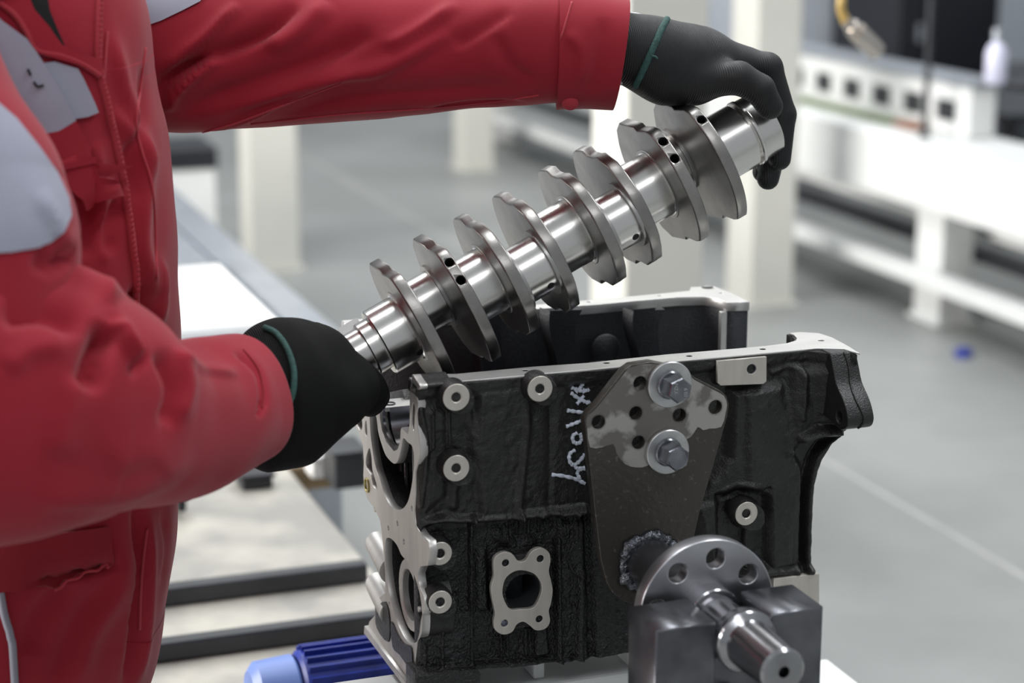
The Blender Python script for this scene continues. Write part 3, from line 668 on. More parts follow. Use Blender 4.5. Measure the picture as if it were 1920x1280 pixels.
# inner ribs of the back wall
for u in (1200, 1045, 905):
    pts = []
    for v, hw, s in ((575, 36, 4), (600, 30, -2), (630, 26, 0), (660, 24, 6), (690, 26, 12), (720, 30, 14)):
        p = Wy(u+s, v, .236); pts.append((p[0], p[2], hw/FPX*2.15))
    V = []; F = []
    pts = [np.array(p) for p in pts]; pts = crv(pts, 5); n = len(pts)
    for (x, z, hw) in pts:
        for a, d in ((-1, .0), (-.8, .020), (.86, .026), (1, 0)): V.append((x+a*hw, .241-d, z))
    for i in range(n-1):
        for k in range(3): F.append((i*4+k, i*4+k+1, (i+1)*4+k+1, (i+1)*4+k))
    pyobj('bulkhead_rib', V, F, M['castin'], eb, False)
lobj('core_plug', (Wy(1137, 655, .24)[0], .243, Wy(1137, 655, .24)[2]), (0, -1, 0), [(0, 0), (0, .017), (.004, .015), (.006, 0)], M['castin'], eb, 28, 60)
# bulkheads with bearing saddles, deck, end walls
CY, CZ = .117, 1.005
def bulk(x, t, m_, r=.033):
    zt = .992; arc = [(CY+r*math.cos(a), zt+r*math.sin(a)) for a in np.linspace(math.pi, 2*math.pi, 20)]
    pl = [(.027, .78), (.16, .78), (.16, .90), (.233, .905), (.233, zt)]+arc[::-1]+[(.027, zt)]
    plate('bulkhead', pl, [], (x, 0, 0), (0, 1, 0), (0, 0, 1), t, m_, eb, .0006)
    n = 24; bm = bmesh.new(); A_ = np.linspace(math.pi, 2*math.pi, n)
    vs = [[bm.verts.new((xx, CY+rr*math.cos(a), zt+rr*math.sin(a))) for a in A_] for xx, rr in ((x+.001, r-.0015), (x+t-.001, r-.0015))]
    for i in range(n-1): bm.faces.new((vs[0][i], vs[0][i+1], vs[1][i+1], vs[1][i]))
    bmobj('bearing_shell', bm, M['bore'], eb, True)
for x in (.095, .18, .265, .35): bulk(x, .018, M['castin'])
boxobj('cylinder_deck', (.04, .028, .755), (.41, .17, .79), M['castin'], eb, .001)
plate('rear_wall', [(.027, .77), (.232, .77), (.232, .95), (.18, .95), (CY+.05, .93), (CY, .915), (CY-.05, .93), (.05, .95), (.027, .95)], [], (.392, 0, 0), (0, 1, 0), (0, 0, 1), .018, M['cast'], eb, .001)

# --- machined timing face (left end)
tim_px = [(771, 686), (782, 716), (779, 735), (784, 757), (781, 775), (783, 800), (787, 828), (788, 850), (784, 868), (779, 885), (779, 925), (777, 955), (779, 985), (790, 1003), (803, 1014),
          (806, 1034), (802, 1060), (788, 1062), (783, 1075), (786, 1100), (795, 1118), (797, 1142), (792, 1152), (789, 1165), (787, 1185), (782, 1205), (779, 1235), (777, 1288),
          (690, 1174), (692, 1165), (703, 1152), (702, 1128), (722, 1110), (722, 1085), (720, 1045), (716, 1000), (712, 975), (703, 955), (690, 938), (683, 920), (681, 890), (682, 865), (680, 835), (672, 812), (664, 795), (660, 765), (668, 740), (700, 722), (712, 760), (712, 782), (716, 806), (724, 828), (738, 845), (745, 842), (750, 828), (751, 805), (753, 801), (765, 813), (768, 790), (768, 730)]
holes = [
 [(773, 702), (780, 712), (787, 722), (786, 730), (777, 728), (772, 716)],
 [(774, 755), (778, 765), (777, 790), (775, 808), (772, 795), (772, 770)],
 [(694, 772), (701, 771), (706, 785), (709, 810), (716, 835), (724, 855), (738, 869), (746, 863), (752, 842), (756, 822), (764, 829), (773, 838), (776, 862), (773, 900), (766, 935), (757, 951), (745, 955), (732, 948), (722, 930), (712, 900), (704, 875), (698, 840), (694, 805)],
 [(668, 775), (674, 772), (678, 785), (679, 800), (675, 807), (669, 795)],
 [(686, 788), (688, 800), (688, 818), (685, 812), (684, 798)],
 [(692, 840), (696, 855), (698, 880), (705, 905), (707, 917), (700, 912), (695, 890), (688, 878), (686, 862)],
 [(724, 1010), (733, 1010), (744, 1022), (752, 1040), (762, 1052), (775, 1075), (786, 1110), (791, 1145), (791, 1180), (786, 1196), (775, 1206), (762, 1200), (748, 1175), (738, 1145), (729, 1110), (723, 1065), (722, 1030)],
 [(704, 1130), (706, 1140), (707, 1158), (705, 1175), (703, 1160)],
]
smooth = lambda pl, n=4: crv(pl, n, True)
outer = [(y, min(z, 1.0480)) for y, z in [LP(u, v) for u, v in tim_px]]
HO = [[LP(u, v) for u, v in smooth(h)] for h in holes]
small = [(702, 955), (745, 981), (728, 990), (757, 1015), (772, 953), (730, 1133), (784, 1182-40), (772, 1225)]
tf = plate('timing_face', outer, HO+[circ(LP(u, v), .0028, 14) for u, v in small], (0, 0, 0), (0, 1, 0), (0, 0, 1), .008, M['mach'], eb, .0005)
# dark cast body behind the timing face
outd = [(p[0]*.97+.004, p[1]) for p in outer]
plate('timing_casting', [(max(y, .022), min(z, 1.034)) for y, z in [LP(u, v) for u, v in tim_px[0:1]+tim_px[2:3]+tim_px[5:6]+tim_px[10:13]+[(777, 1000), (777, 1283), (694, 1176), (722, 1110), (714, 978), (683, 910), (672, 812), (662, 770), (668, 742), (700, 735), (712, 782), (724, 828), (738, 845), (750, 828), (753, 801), (765, 813), (768, 740)]]], [], (.03, 0, 0), (0, 1, 0), (0, 0, 1), .012, M['cast'], eb, .001)
def rimwall(h, dpt, m_, name):
    pts = [LP(u, v) for u, v in smooth(h)]; V = []; n = len(pts)
    for y, z in pts: V += [(.0075, y, z), (dpt, y, z)]
    pyobj(name, V, [(2*i, 2*i+1, (2*((i+1) % n))+1, 2*((i+1) % n)) for i in range(n)], m_, eb)
for h in holes[:7]: rimwall(h, .032, M['cast'], 'recess_wall')
for u in (722, 738, 748, 768):
    a, b = LP(u, 852, .018), LP(u+2, 945, .018); bm = bmesh.new(); tube(bm, [(.026, a[0], a[1]), (.026, b[0], b[1])], .003, 8); bmobj('cast_rib', bm, M['cast'], eb, True)
# saddle of the first main bearing
def arcpx(pts, x0, x1, m_, name):
    P = [LP(u, v) for u, v in crv(pts, 5)]; V = []
    for y, z in P: V += [(x0, y, z), (x1, y, z)]
    return pyobj(name, V, [(2*i, 2*i+1, 2*i+3, 2*i+2) for i in range(len(P)-1)], m_, eb)
arcpx([(712, 762), (712, 782), (716, 806), (724, 828), (738, 845), (745, 842), (750, 828), (751, 805)], .004, .031, M['bore'], 'bearing_shell')
arcpx([(716, 762), (716, 782), (719, 802), (727, 822), (738, 836), (744, 834)], .001, .0035, M['bore'], 'shell_edge')
bm = bmesh.new(); yy = LP(716, 762)
n = 26; vs = []
cy0, cz0, r0 = yy[0]-.0315, yy[1]-.002, .0315
for xx in (.008, .060):
    vs.append([bm.verts.new((xx, cy0+r0*math.cos(a), cz0+r0*math.sin(a))) for a in np.linspace(0, -math.pi, n)])
for i in range(n-1): bm.faces.new((vs[0][i], vs[0][i+1], vs[1][i+1], vs[1][i]))
bmobj('bearing_shell', bm, M['bore'], eb, True)
boxobj('saddle_top', (.004, cy0+r0, cz0-.004), (.060, cy0+r0+.030, cz0+.0005), M['machtop'], eb, .0004)
lobj('cap_bolt_hole', (.012, cy0+r0+.012, cz0-.002), (0, 0, 1), [(0, 0), (0, .0055), (.0035, .0055), (.0035, .0045), (.001, .0045), (.001, 0)], M['bore'], eb, 20)
# cam gear bore ring
rc = LP(760, 1107, .004)
ry = abs(LP(738, 1107)[0]-LP(789, 1107)[0])/2
lobj('cam_bore_ring', (.010, rc[0]-.003, rc[1]-.004), (-1, 0, 0), [(-.03, .026), (-.03, .037), (.001, .037), (.003, .0355), (.003, .0265), (.002, .0255), (-.03, .0255)], M['mach'], eb, 56)
lobj('cam_bore', (.010, rc[0]-.003, rc[1]-.004), (-1, 0, 0), [(-.03, .0), (-.03, .0256), (-.004, .0256), (-.004, .0250), (-.028, .0250), (-.028, 0)], M['hole'], eb, 48)
# oil gallery plug
q = LP(689, 909); lobj('gallery_plug', (-.0005, q[0], q[1]), (-1, 0, 0), [(-.004, 0), (-.004, .008), (.0012, .008), (.0012, .006), (-.001, .0055), (-.001, 0)], M['yellowbrass'], eb, 20)
# round arms at the far side
for (u0, v0, u1, v1) in ((702, 1002, 724, 1055), (702, 1078, 730, 1130)):
    q = LP(u0+3, v0+12, .012); L = q[0]-.13
    lobj('side_boss_arm', (.012, q[0], q[1]), (0, -1, -.12), [(0, 0), (0, .0100), (.0025, .0125), (.02, .0135), (L, .0160), (L, 0)], M['mach'], eb, 32)
# lower deck flange on the left end: a triangular webbed foot
df = [(690, 1174), (776, 1290), (776, 1300), (688, 1186)]
plate('deck_flange', [LP(u, v) for u, v in [(690, 1172), (777, 1290), (777, 1302), (689, 1186)]], [], (-.004, 0, 0), (0, 1, 0), (0, 0, 1), .016, M['mach'], eb, .0005)
for pl in ([(733, 1165), (736, 1212), (750, 1228), (771, 1255), (771, 1215), (756, 1206), (745, 1190)], [(707, 1140), (706, 1176), (728, 1203), (730, 1160), (722, 1128)]):
    plate('cast_web', [LP(u, v, -.0012) for u, v in crv(pl, 3, True)], [], (-.0014, 0, 0), (0, 1, 0), (0, 0, 1), .0012, M['castrough'], eb, .0002)
# lower front foot of the casting, below the relief
pf = [FP(u, v) for u, v in [(777, 1262), (893, 1250), (900, 1262), (897, 1300), (777, 1310)]]
plate('lower_foot', pf, [], (0, .030, 0), (1, 0, 0), (0, 0, 1), .034, M['castrough'], eb, .002)
plate('lower_right_pad', [FP(u, v) for u, v in [(1448, 1082), (1533, 1073), (1533, 1118), (1528, 1235), (1440, 1250)]], [], (0, .018, 0), (1, 0, 0), (0, 0, 1), .022, M['ring'], eb, .0006)
# marker writing
chalk = [[(1034, 889), (1058, 892), (1080, 898), (1096, 906)], [(1097, 878), (1086, 880), (1082, 887), (1087, 897)],
         [(1077, 843), (1067, 852), (1068, 866), (1076, 871), (1086, 864), (1096, 851)], [(1076, 871), (1082, 877), (1096, 876)],
         [(1082, 811), (1073, 817), (1075, 828), (1085, 830), (1090, 822), (1087, 812)], [(1061, 799), (1075, 794), (1090, 788)],
         [(1063, 769), (1078, 771), (1096, 773)], [(1070, 736), (1082, 745), (1102, 755)], [(1081, 757), (1087, 750), (1095, 741)], [(1094, 752), (1102, 754), (1106, 752)],
         [(1071, 726), (1082, 730), (1095, 734)], [(1079, 735), (1086, 728), (1092, 719)], [(1092, 730), (1100, 732), (1105, 729)]]
tree = bvh(fr)
bm = bmesh.new()
for st in chalk:
    P = [cast(tree, u, v, .0004) for u, v in crv(st, 8)]; P = [p for p in P if p]
    if len(P) > 3: tube(bm, P, [.0019+.0004*math.sin(i*1.3) for i in range(len(P))], 6)
bmobj('marker_writing', bm, M['chalk'], eb, True)

# ================================================================= CRANKSHAFT
A0 = Wy(710, 643, .122); A1 = Wy(1396, 252, .116); ax = Vector(A1-A0).normalized()
ck = empty('crankshaft', tuple(A0), 'polished steel crankshaft with eight counterweights held tilted above the block', 'crankshaft')
O = Vector(A0)
def tpx(u):    # station along the axis whose picture column is u
    lo, hi = -.2, .8
    for _ in range(40):
        md = (lo+hi)/2
        if proj(np.array(O+ax*md))[0] < u: lo = md
        else: hi = md
    return lo
vd = Vector(np.array(O+ax*.2)-CAM).normalized(); wv = (-(vd-ax*vd.dot(ax))).normalized(); nv = ax.cross(wv); nv = nv if nv.z > 0 else -nv
# pins 2 and 3 point at the viewer and down; counterweights 1,2,7,8 the same way
PH = R(-15); pd = wv*math.cos(PH)+nv*math.sin(PH); pq = -wv*math.sin(PH)+nv*math.cos(PH)
THR, RM, RP, TW = .043, .0347, .0295, .0120
faces_t = [tpx(u) for u in (764, 846, 922, 996, 1083, 1149, 1233, 1303)]
print('faces', [round(t, 4) for t in faces_t], 'shape dot', vd.dot(ax))
def web_outline(R_=.0805, wd=.0645, sgn=1):
    half = [(R_*math.cos(a), R_*math.sin(a)) for a in np.linspace(0, R(52), 14)]
    half += [(.036, .0625), (.010, .0610), (.006, .0645), (-.034, .0668), (-.052, .0580), (-.066, .041), (-.073, .028)] if sgn > 0 else [(.036, .0640), (.012, .0655), (.004, .0605), (-.012, .0600), (-.026, .0615), (-.036, .0580), (-.050, .0535), (-.063, .041), (-.072, .028)]
    half += [(-.0755, .020), (-.077, .013), (-.0785, 0)]
    half2 = [(x, -y) for x, y in half[1:-1]][::-1]
    return half+half2
for i, t in enumerate(faces_t):
    sgn = 1 if i in (0, 1, 6, 7) else -1
    Rr = .0768 if i in (0, 1, 6, 7) else .0765
    me = plate_mesh(web_outline(Rr, .0645, sgn), [], O+ax*t, pd*sgn, pq*sgn, TW, .0016, 2)
    # orientation: plate grows along AxB
    Nn = (pd*sgn).cross(pq*sgn)
    if Nn.dot(ax) < 0: me.transform(Matrix.Translation(ax*TW))
    wb = link('counterweight', me, M['crank'], ck)
    if i in (1, 6, 7):
        cut = []
        for ang in ((26, 10) if i != 7 else (26,)):
            dr = wv*math.cos(R(ang))+nv*math.sin(R(ang)); bm = bmesh.new(); lathe(bm, O+ax*(t+TW*.5)+dr*(Rr-.022), dr, [(0, 0), (0, .0048), (.04, .0048), (.04, 0)], 24)
            cut.append(bmobj('cutter', bm, M['hole']))
        boolean(wb, cut)
        for ang in ((26, 10) if i != 7 else (26,)):
            dr = wv*math.cos(R(ang))+nv*math.sin(R(ang))
            lobj('balance_hole', O+ax*(t+TW*.5)+dr*(Rr-.0215), dr, [(0, 0), (0, .0047), (.019, .0047), (.019, .0044), (.001, .0044), (.001, 0)], M['hole'], wb, 20)
    # thrust shoulders
    lobj('thrust_shoulder', O+ax*(t-.0012), ax, [(.0004, 0), (.0004, .0385), (.0010, .0392), (TW*.5, .0392), (TW*.5, 0)] if i % 2 == 0 else [(TW*.5, 0), (TW*.5, .0392), (TW+.0014, .0392), (TW+.0020, .0385), (TW+.0020, 0)], M['rim'], wb, 56)
def cyl(name, c, t0, t1, r, m_, fil=True):
    L_ = t1-t0; hf = [(0, 0), (0, r+.0012), (.0009, r+.0010), (.0013, r-.0006), (.0024, r-.0006), (.0028, r)]; pr = hf+[(.0034, r), (L_*.5, r), (L_-.0034, r)]+[(L_-a, b) for a, b in hf[::-1]]
    return lobj(name, c+ax*t0, ax, pr, m_, ck, 72, 50)
for a, b, nm in ((1, 2, 'main_journal'), (3, 4, 'main_journal'), (5, 6, 'main_journal')):
    cyl(nm, O, faces_t[a]+TW, faces_t[b], RM, M['journal'])
def oilhole(par, c, t, r, ang):
    dr = wv*math.cos(R(ang))+nv*math.sin(R(ang))
    lobj('oil_hole', c+ax*t+dr*(r-.0012), dr, [(0, 0), (0, .0038), (.0013, .0038), (.0014, .0034), (.0014, 0)], M['hole'], par, 22)
for a, b in ((0, 1), (2, 3), (4, 5), (6, 7)):
    s = -1 if a in (0, 6) else 1
    c = O+pd*(THR*s); p_ = cyl('crankpin', c, faces_t[a]+TW, faces_t[b], RP, M['journal'])
    if a in (2, 4): oilhole(p_, c, (faces_t[a]+TW)*.3+faces_t[b]*.7, RP, -52)
    # pin boss cheeks
    for t in (faces_t[a]+TW-.0005, faces_t[b]-.0025):
        lobj('pin_shoulder', c+ax*t, ax, [(0, 0), (0, RP+.0055), (.003, RP+.0055), (.003, 0)], M['rim'], p_, 48)
# front end
t0 = tpx(710); f0 = faces_t[0]
mj = lobj('main_journal', O+ax*t0, ax, [(0, 0), (0, RM-.0012), (.0012, RM), (f0-t0-.0045, RM), (f0-t0-.004, RM-.0006), (f0-t0-.002, RM-.0006), (f0-t0, RM+.0025), (f0-t0, 0)], M['journal'], ck, 72, 22)
oilhole(mj, O, t0+.028, RM, -54)
tn = tpx(688)
lobj('gear_seat', O+ax*tn, ax, [(0, 0), (0, .0265), (.001, .0275), (t0-tn-.001, .0275), (t0-tn-.001, .0268), (t0-tn+.001, .0268), (t0-tn+.001, 0)], M['journal'], ck, 64, 22)
t2 = tn-.052
lobj('nose', O+ax*t2, ax, [(0, 0), (0, .0225), (.0015, .024), (tn-t2-.001, .024), (tn-t2-.001, .0235), (tn-t2, .0235), (tn-t2, 0)], M['journal'], ck, 64, 22)
kd = nv*math.cos(R(18))-wv*math.sin(R(18)); kx = ax.cross(kd)
bm = bmesh.new(); Mk = Matrix(((ax.x, kx.x, kd.x, 0), (ax.y, kx.y, kd.y, 0), (ax.z, kx.z, kd.z, 0), (0, 0, 0, 1)))
cpos = O+ax*(tn-.001)+kd*.0285
box(bm, (-.013, -.004, -.006), (.009, .004, .0045), 0, Matrix.Translation(cpos) @ Mk); bmobj('woodruff_key', bm, M['rim'], ck)
# rear end
t8 = faces_t[7]+TW; tg = tpx(1396); te = tpx(1437)
lobj('rear_main_journal', O+ax*t8, ax, [(0, 0), (0, RM+.0025), (.0015, RM-.0006), (.004, RM-.0006), (.0045, RM), (tg-t8-.004, RM), (tg-t8-.004, .031), (tg-t8, .031), (tg-t8, 0)], M['journal'], ck, 72, 22)
lobj('rear_flange', O+ax*tg, ax, [(0, 0), (0, .0348), (.001, .0358), (.004, .0358), (.005, .0345), (te-tg-.001, .0335), (te-tg, .0325), (te-tg, .018), (te-tg-.01, .018), (te-tg-.01, 0)], M['journal'], ck, 72, 22)

# ================================================================= BRACKET ON THE SHAFT
bk = empty('engine_bracket', (.21, -.17, .90), 'worn steel mounting bracket with bolted plate, flange disc and shaft', 'bracket')
YP = -.046
pp = [(1096, 787), (1104, 773), (1118, 760), (1170, 694), (1184, 684), (1222, 678), (1280, 690), (1303, 708), (1352, 733), (1362, 742), (1367, 757), (1364, 780), (1312, 960), (1300, 1012), (1288, 1060), (1262, 1105), (1230, 1128), (1197, 1133), (1172, 1128), (1150, 1112), (1138, 1092), (1127, 1050), (1116, 960), (1098, 802)]
hp = [(1122, 791, 13.5), (1200, 718, 13.5), (1192, 774, 13), (1274, 778, 13), (1197, 829, 13), (1341, 763, 14)]
mpx = FPX/1.86
pl = [FP(u, v, YP) for u, v in pp]
plt = plate('mounting_plate', pl, [circ(FP(u, v, YP), r/mpx, 28) for u, v, r in hp], (0, YP+.012, 0), (1, 0, 0), (0, 0, 1), .012, M['platedark'], bk, .0008)
# bare worn upper zone, a ground patch on the plate's face
wp = [(1099, 787), (1106, 776), (1120, 763), (1172, 698), (1185, 688), (1222, 682), (1278, 694), (1302, 712), (1350, 737), (1359, 745), (1363, 758), (1360, 776), (1352, 800), (1330, 803), (1318, 806), (1308, 800), (1296, 818), (1270, 832), (1240, 850), (1215, 872), (1195, 876), (1172, 870), (1156, 850), (1150, 832), (1130, 838), (1106, 838), (1101, 805)]
plate('bare_metal_zone', [FP(u, v, YP-.012*0) for u, v in crv(wp, 2, True)], [circ(FP(u, v, YP), (r+.3)/mpx, 28) for u, v, r in hp], (0, YP+.0001, 0), (1, 0, 0), (0, 0, 1), .0004, M['plate'], bk, .0001)
for u, v, r in hp:
    q = FP(u, v, YP); lobj('hole_seat', (q[0], YP+.0002, q[1]), (0, -1, 0), [(0, r/mpx*1.0), (.0005, r/mpx*1.03), (.0005, r/mpx*1.18), (.0002, r/mpx*1.4), (0, r/mpx*1.4)], M['plate'], bk, 36, 60)
# spacers between plate and block
for (u, v, ro, dy) in ((1258, 722, 44, 0), (1254, 848, 43, 0)):
    q = FP(u, v, YP-.006); y0 = YP-.0006; rr = ro*1.05/FPX*1.82
    bo = lobj('bolt', (q[0], y0-.0045, q[1]), (0, -1, 0), [(-.0035, 0), (-.0035, .0085), (.0, .0085), (0, .0125), (.0015, .0138), (.003, .0125), (.003, 0)], M['bolt'], bk, 36)
    bm = bmesh.new(); rings = []
    for t, r in ((.001, .0125), (.0215, .0125), (.0230, .0115)):
        rings.append([bm.verts.new((q[0]+r*math.cos(a+.35), y0-.0045-t, q[1]+r*math.sin(a+.35))) for a in [k*math.pi/3 for k in range(6)]])
    for X_, Y_ in zip(rings, rings[1:]):
        for k in range(6): bm.faces.new((X_[k], X_[(k+1) % 6], Y_[(k+1) % 6], Y_[k]))
    bm.faces.new(rings[-1]); bm.faces.new(rings[0]); hd = bmobj('bolt_head', bm, M['bolt'], bo)
    lobj('head_face', (q[0], y0-.0274, q[1]), (0, -1, 0), [(-.001, 0), (-.001, .0102), (.0004, .0102), (.0006, .0096), (.0003, .0090), (.0003, 0)], M['bolt'], bo, 32)
    lobj('washer', (q[0], y0, q[1]), (0, -1, 0), [(0, .0086), (0, rr-.0005), (.0006, rr), (.0038, rr), (.0046, rr-.0008), (.0046, .0096), (.0042, .0086), (0, .0086)], M['washer'], bk, 56, 24)
    if v == 722:
        for txt, an in (('YZN', 150), ('10.9', -20)):
            cu = bpy.data.curves.new('t', 'FONT'); cu.body = txt; cu.size = .0052; cu.extrude = .00025; cu.align_x = 'CENTER'; cu.align_y = 'CENTER'
            ob = bpy.data.objects.new('t', cu); COL.objects.link(ob); dg = bpy.context.evaluated_depsgraph_get(); me = bpy.data.meshes.new_from_object(ob.evaluated_get(dg)); bpy.data.objects.remove(ob)
            a = R(an); cx, cz = q[0]+.0055*math.cos(a), q[1]+.0055*math.sin(a)
            me.transform(Matrix.Translation((cx, y0-.0280, cz)) @ Matrix.Rotation(R(-90 if an < 90 else -90)-0, 4, 'Y') @ Matrix.Rotation(R(90), 4, 'X'))
            link('head_marking', me, M['washer'], bo)
# shaft along -Y
sx, _, sz = on(1216, 1052, 1, YP)
so = Vector((sx, YP, sz)); dY = (0, -1, 0)
lobj('arm_tube', so, dY, [(-.001, 0), (-.001, .0245), (.112, .0245), (.112, 0)], M['darksteel'], bk, 48)
random.seed(8)
V, F = [], []
nb, ns = 96, 10
for i in range(nb):
    a = 2*math.pi*i/nb; k1 = 1+.35*noise.noise(Vector((math.cos(a)*3, math.sin(a)*3, 1.7)))+.12*math.sin(i*1.05)+.3*noise.noise(Vector((math.cos(a)*7, math.sin(a)*7, 3)))
    rc_ = .0255+.003*noise.noise(Vector((math.cos(a)*2, math.sin(a)*2, 7)))
    rr = .0062*k1
    for j in range(ns):
        b = 2*math.pi*j/ns; r_ = rc_+rr*math.cos(b)*1.2; V.append((sx+r_*math.cos(a), YP-.001-rr*max(math.sin(b), -.2)*1.1, sz+r_*math.sin(a)))
for i in range(nb):
    for j in range(ns): F.append((i*ns+j, ((i+1) % nb)*ns+j, ((i+1) % nb)*ns+(j+1) % ns, i*ns+(j+1) % ns))
pyobj('weld_bead', V, F, M['weld'], bk)
# flange disc with eight holes
yd = -.163; Rd = .0662
hl = [(.0500*math.cos(R(a)), .0485*math.sin(R(a))) for a in (-8, 37, 82, 127, 172, 217, 262, 307)]
plate('flange_disc', [(sx+x, sz+z) for x, z in circ((0, 0), Rd, 96)], [circ((sx+x, sz+z), .0094, 28) for x, z in hl], (0, yd, 0), (1, 0, 0), (0, 0, 1), .016, M['discsteel'], bk, .0012, 2)
lobj('shaft', (sx, yd-.014, sz), dY, [(0, 0), (0, .0255), (.018, .0255), (.020, .0245), (.0205, .0205), (.068, .0205), (.069, .0275), (.072, .0285), (.082, .0285), (.084, .0275), (.088, .0225), (.148, .0205), (.151, .0180), (.1515, .0052), (.148, .0042), (.135, .0042), (.135, 0)], M['shaft'], bk, 72, 20)
# cradle: two dark steel blocks joined by a saddle base
cr = empty('support_cradle', (sx, -.22, 0), 'heavy dark steel cradle block carrying the shaft, bottom right', 'stand')
def prism_y(name, pts, y0, y1, m_, parent, bev=.0025):
    o_ = plate(name, pts, [], (0, y1, 0), (1, 0, 0), (0, 0, 1), y1-y0, m_, parent, bev, 2); return o_
zc = .9275
def cpx(u, v): q = on(u, v, 2, zc); return q[0], q[1]
L0 = cpx(1190, 1150); L1 = cpx(1290, 1128); L2 = cpx(1345, 1178); L3 = cpx(1233, 1190)
R0 = cpx(1385, 1113); R1 = cpx(1490, 1098); R2 = cpx(1548, 1138); R3 = cpx(1446, 1152)
print('cradle', [tuple(round(float(c), 3) for c in q) for q in (L0, L1, L2, L3, R0, R1, R2, R3)])
yA, yB = -.252, -.1905
zc2 = sz+.019; zbt = .70
prism_y('cradle_cheek', [(sx-.083, zbt), (sx-.083, zc2), (sx-.0268, zc2), (sx-.0260, zc2-.004), (sx-.0260, sz), (sx-.0260, zbt)], yA, yB, M['darksteel'], cr)
prism_y('cradle_cheek', [(sx+.0260, zbt), (sx+.0260, sz), (sx+.0260, zc2-.004), (sx+.0268, zc2), (sx+.078, zc2), (sx+.078, zbt)], yA, yB, M['darksteel'], cr)
boxobj('cradle_base', (sx-.0258, yA+.012, zbt), (sx+.0258, yB-.004, sz-.0180), M['darksteel'], cr, .002)
lobj('clamp_screw', (sx-.010, yA+.012, sz-.058), (0, -1, 0), [(0, 0), (0, .010), (.006, .012), (.014, .009), (.016, 0)], M['weld'], cr, 20)
boxobj('pedestal', (sx-.06, yA+.01, .0), (sx+.06, yB+.03, .699), M['darksteel'], cr, .003)
# white frame under the block
wf = empty('white_stand', (.2, .12, 0), 'white painted steel stand frame under the engine block', 'stand')
boxobj('top_beam', (-.115, .02, .65), (.30, .10, .722), M['white'], wf, .004)
boxobj('spigot', (.128, .035, .7225), (.140, .070, .7545), M['white'], wf, .002)
boxobj('spigot', (.23, .035, .7225), (.26, .070, .7545), M['white'], wf, .002)
boxobj('lower_beam', (.301, .046, .578), (.532, .16, .638), M['white'], wf, .004)
for x in (-.07, .245): boxobj('leg', (x, .03, 0), (x+.05, .09, .649), M['white'], wf, .004)

# ================================================================= PERSON
pn = empty('person', (-.38, .15, 0), 'person in red and grey work jacket and black gloves holding the crankshaft', 'person')
HX, HY = -.385, .19
def body_sdf(P):
    f = cap(P, (HX, HY, .95), (HX, HY, 1.28), .095, .10)
    for s in (-1, 1):
        f = smin(f, cap(P, (HX, HY, 1.36), (HX, HY+s*.12, 1.35), .06, .045), .05)
        f = smin(f, cap(P, (HX, HY+s*.08, .92), (HX-.01, HY+s*.09, .50), .075, .052), .04)
        f = smin(f, cap(P, (HX-.01, HY+s*.09, .50), (HX-.03, HY+s*.10, .10), .052, .038), .02)
        f = smin(f, cap(P, (HX-.03, HY+s*.10, .07), (HX+.09, HY+s*.11, .045), .035, .03), .02)
    f = smin(f, cap(P, (HX, HY, 1.40), (HX+.03, HY, 1.50), .055, .05), .03)
    q = (P-np.array((HX+.05, HY, 1.60)))/np.array((.098, .078, .118)); f = smin(f, (np.linalg.norm(q, axis=-1)-1)*.085, .02)
    f = smin(f, cap(P, (HX+.09, HY, 1.535), (HX+.12, HY, 1.52), .04, .028), .02)
    f = smin(f, cap(P, (HX+.140, HY, 1.60), (HX+.160, HY, 1.575), .006, .012), .012)
    for s in (-1, 1):
        f = smin(f, cap(P, (HX+.05, HY+s*.080, 1.615), (HX+.045, HY+s*.082, 1.58), .012, .009), .008)
        f = np.maximum(f, -cap(P, (HX+.150, HY+s*.032, 1.602), (HX+.151, HY+s*.034, 1.602), .012, .012))
        f = smin(f, cap(P, (HX+.128, HY+s*.032, 1.602), (HX+.129, HY+s*.033, 1.602), .011, .011), .002)
    f = np.maximum(f, -cap(P, (HX+.155, HY-.02, 1.548), (HX+.155, HY+.02, 1.548), .006, .006))
    # arms
    for pts in (ARM_F, ARM_N):
        for (a, ra), (b, rb) in zip(pts[:-1], pts[1:]): f = smin(f, cap(P, a, b, ra, rb), .015)
    return f
ARM_F = [(Wy(150, 60, .31), .045), (Wy(620, 85, .25), .038), (Wy(1120, 92, .13), .027), (Wy(1195, 100, .13), .026)]
ARM_N = [((HX-.01, .08, 1.33), .045), (Wy(-150, 300, -.03), .040), (Wy(-140, 720, -.13), .036), (Wy(300, 790, -.06), .034), (Wy(500, 735, .035), .028)]
V, F = sdf_mesh(body_sdf, (-.66, -.40, .0), (.42, .50, 1.74), .011)
bd = pyobj('body', V, F, M['skin'], pn); relax(bd, 2)
def hair_sdf(P):
    q = (P-np.array((HX+.035, HY, 1.622)))/np.array((.104, .086, .113)); f = (np.linalg.norm(q, axis=-1)-1)*.09
    return np.maximum(f, -(P[..., 2]-1.585+(P[..., 0]-HX-.02)*-.75*0-np.clip(P[..., 0]-HX-.06, 0, 1)*1.1))
V, F = sdf_mesh(hair_sdf, (HX-.09, HY-.10, 1.5), (HX+.16, HY+.10, 1.75), .007)
relax(pyobj('hair', V, F, M['hair'], pn), 3)

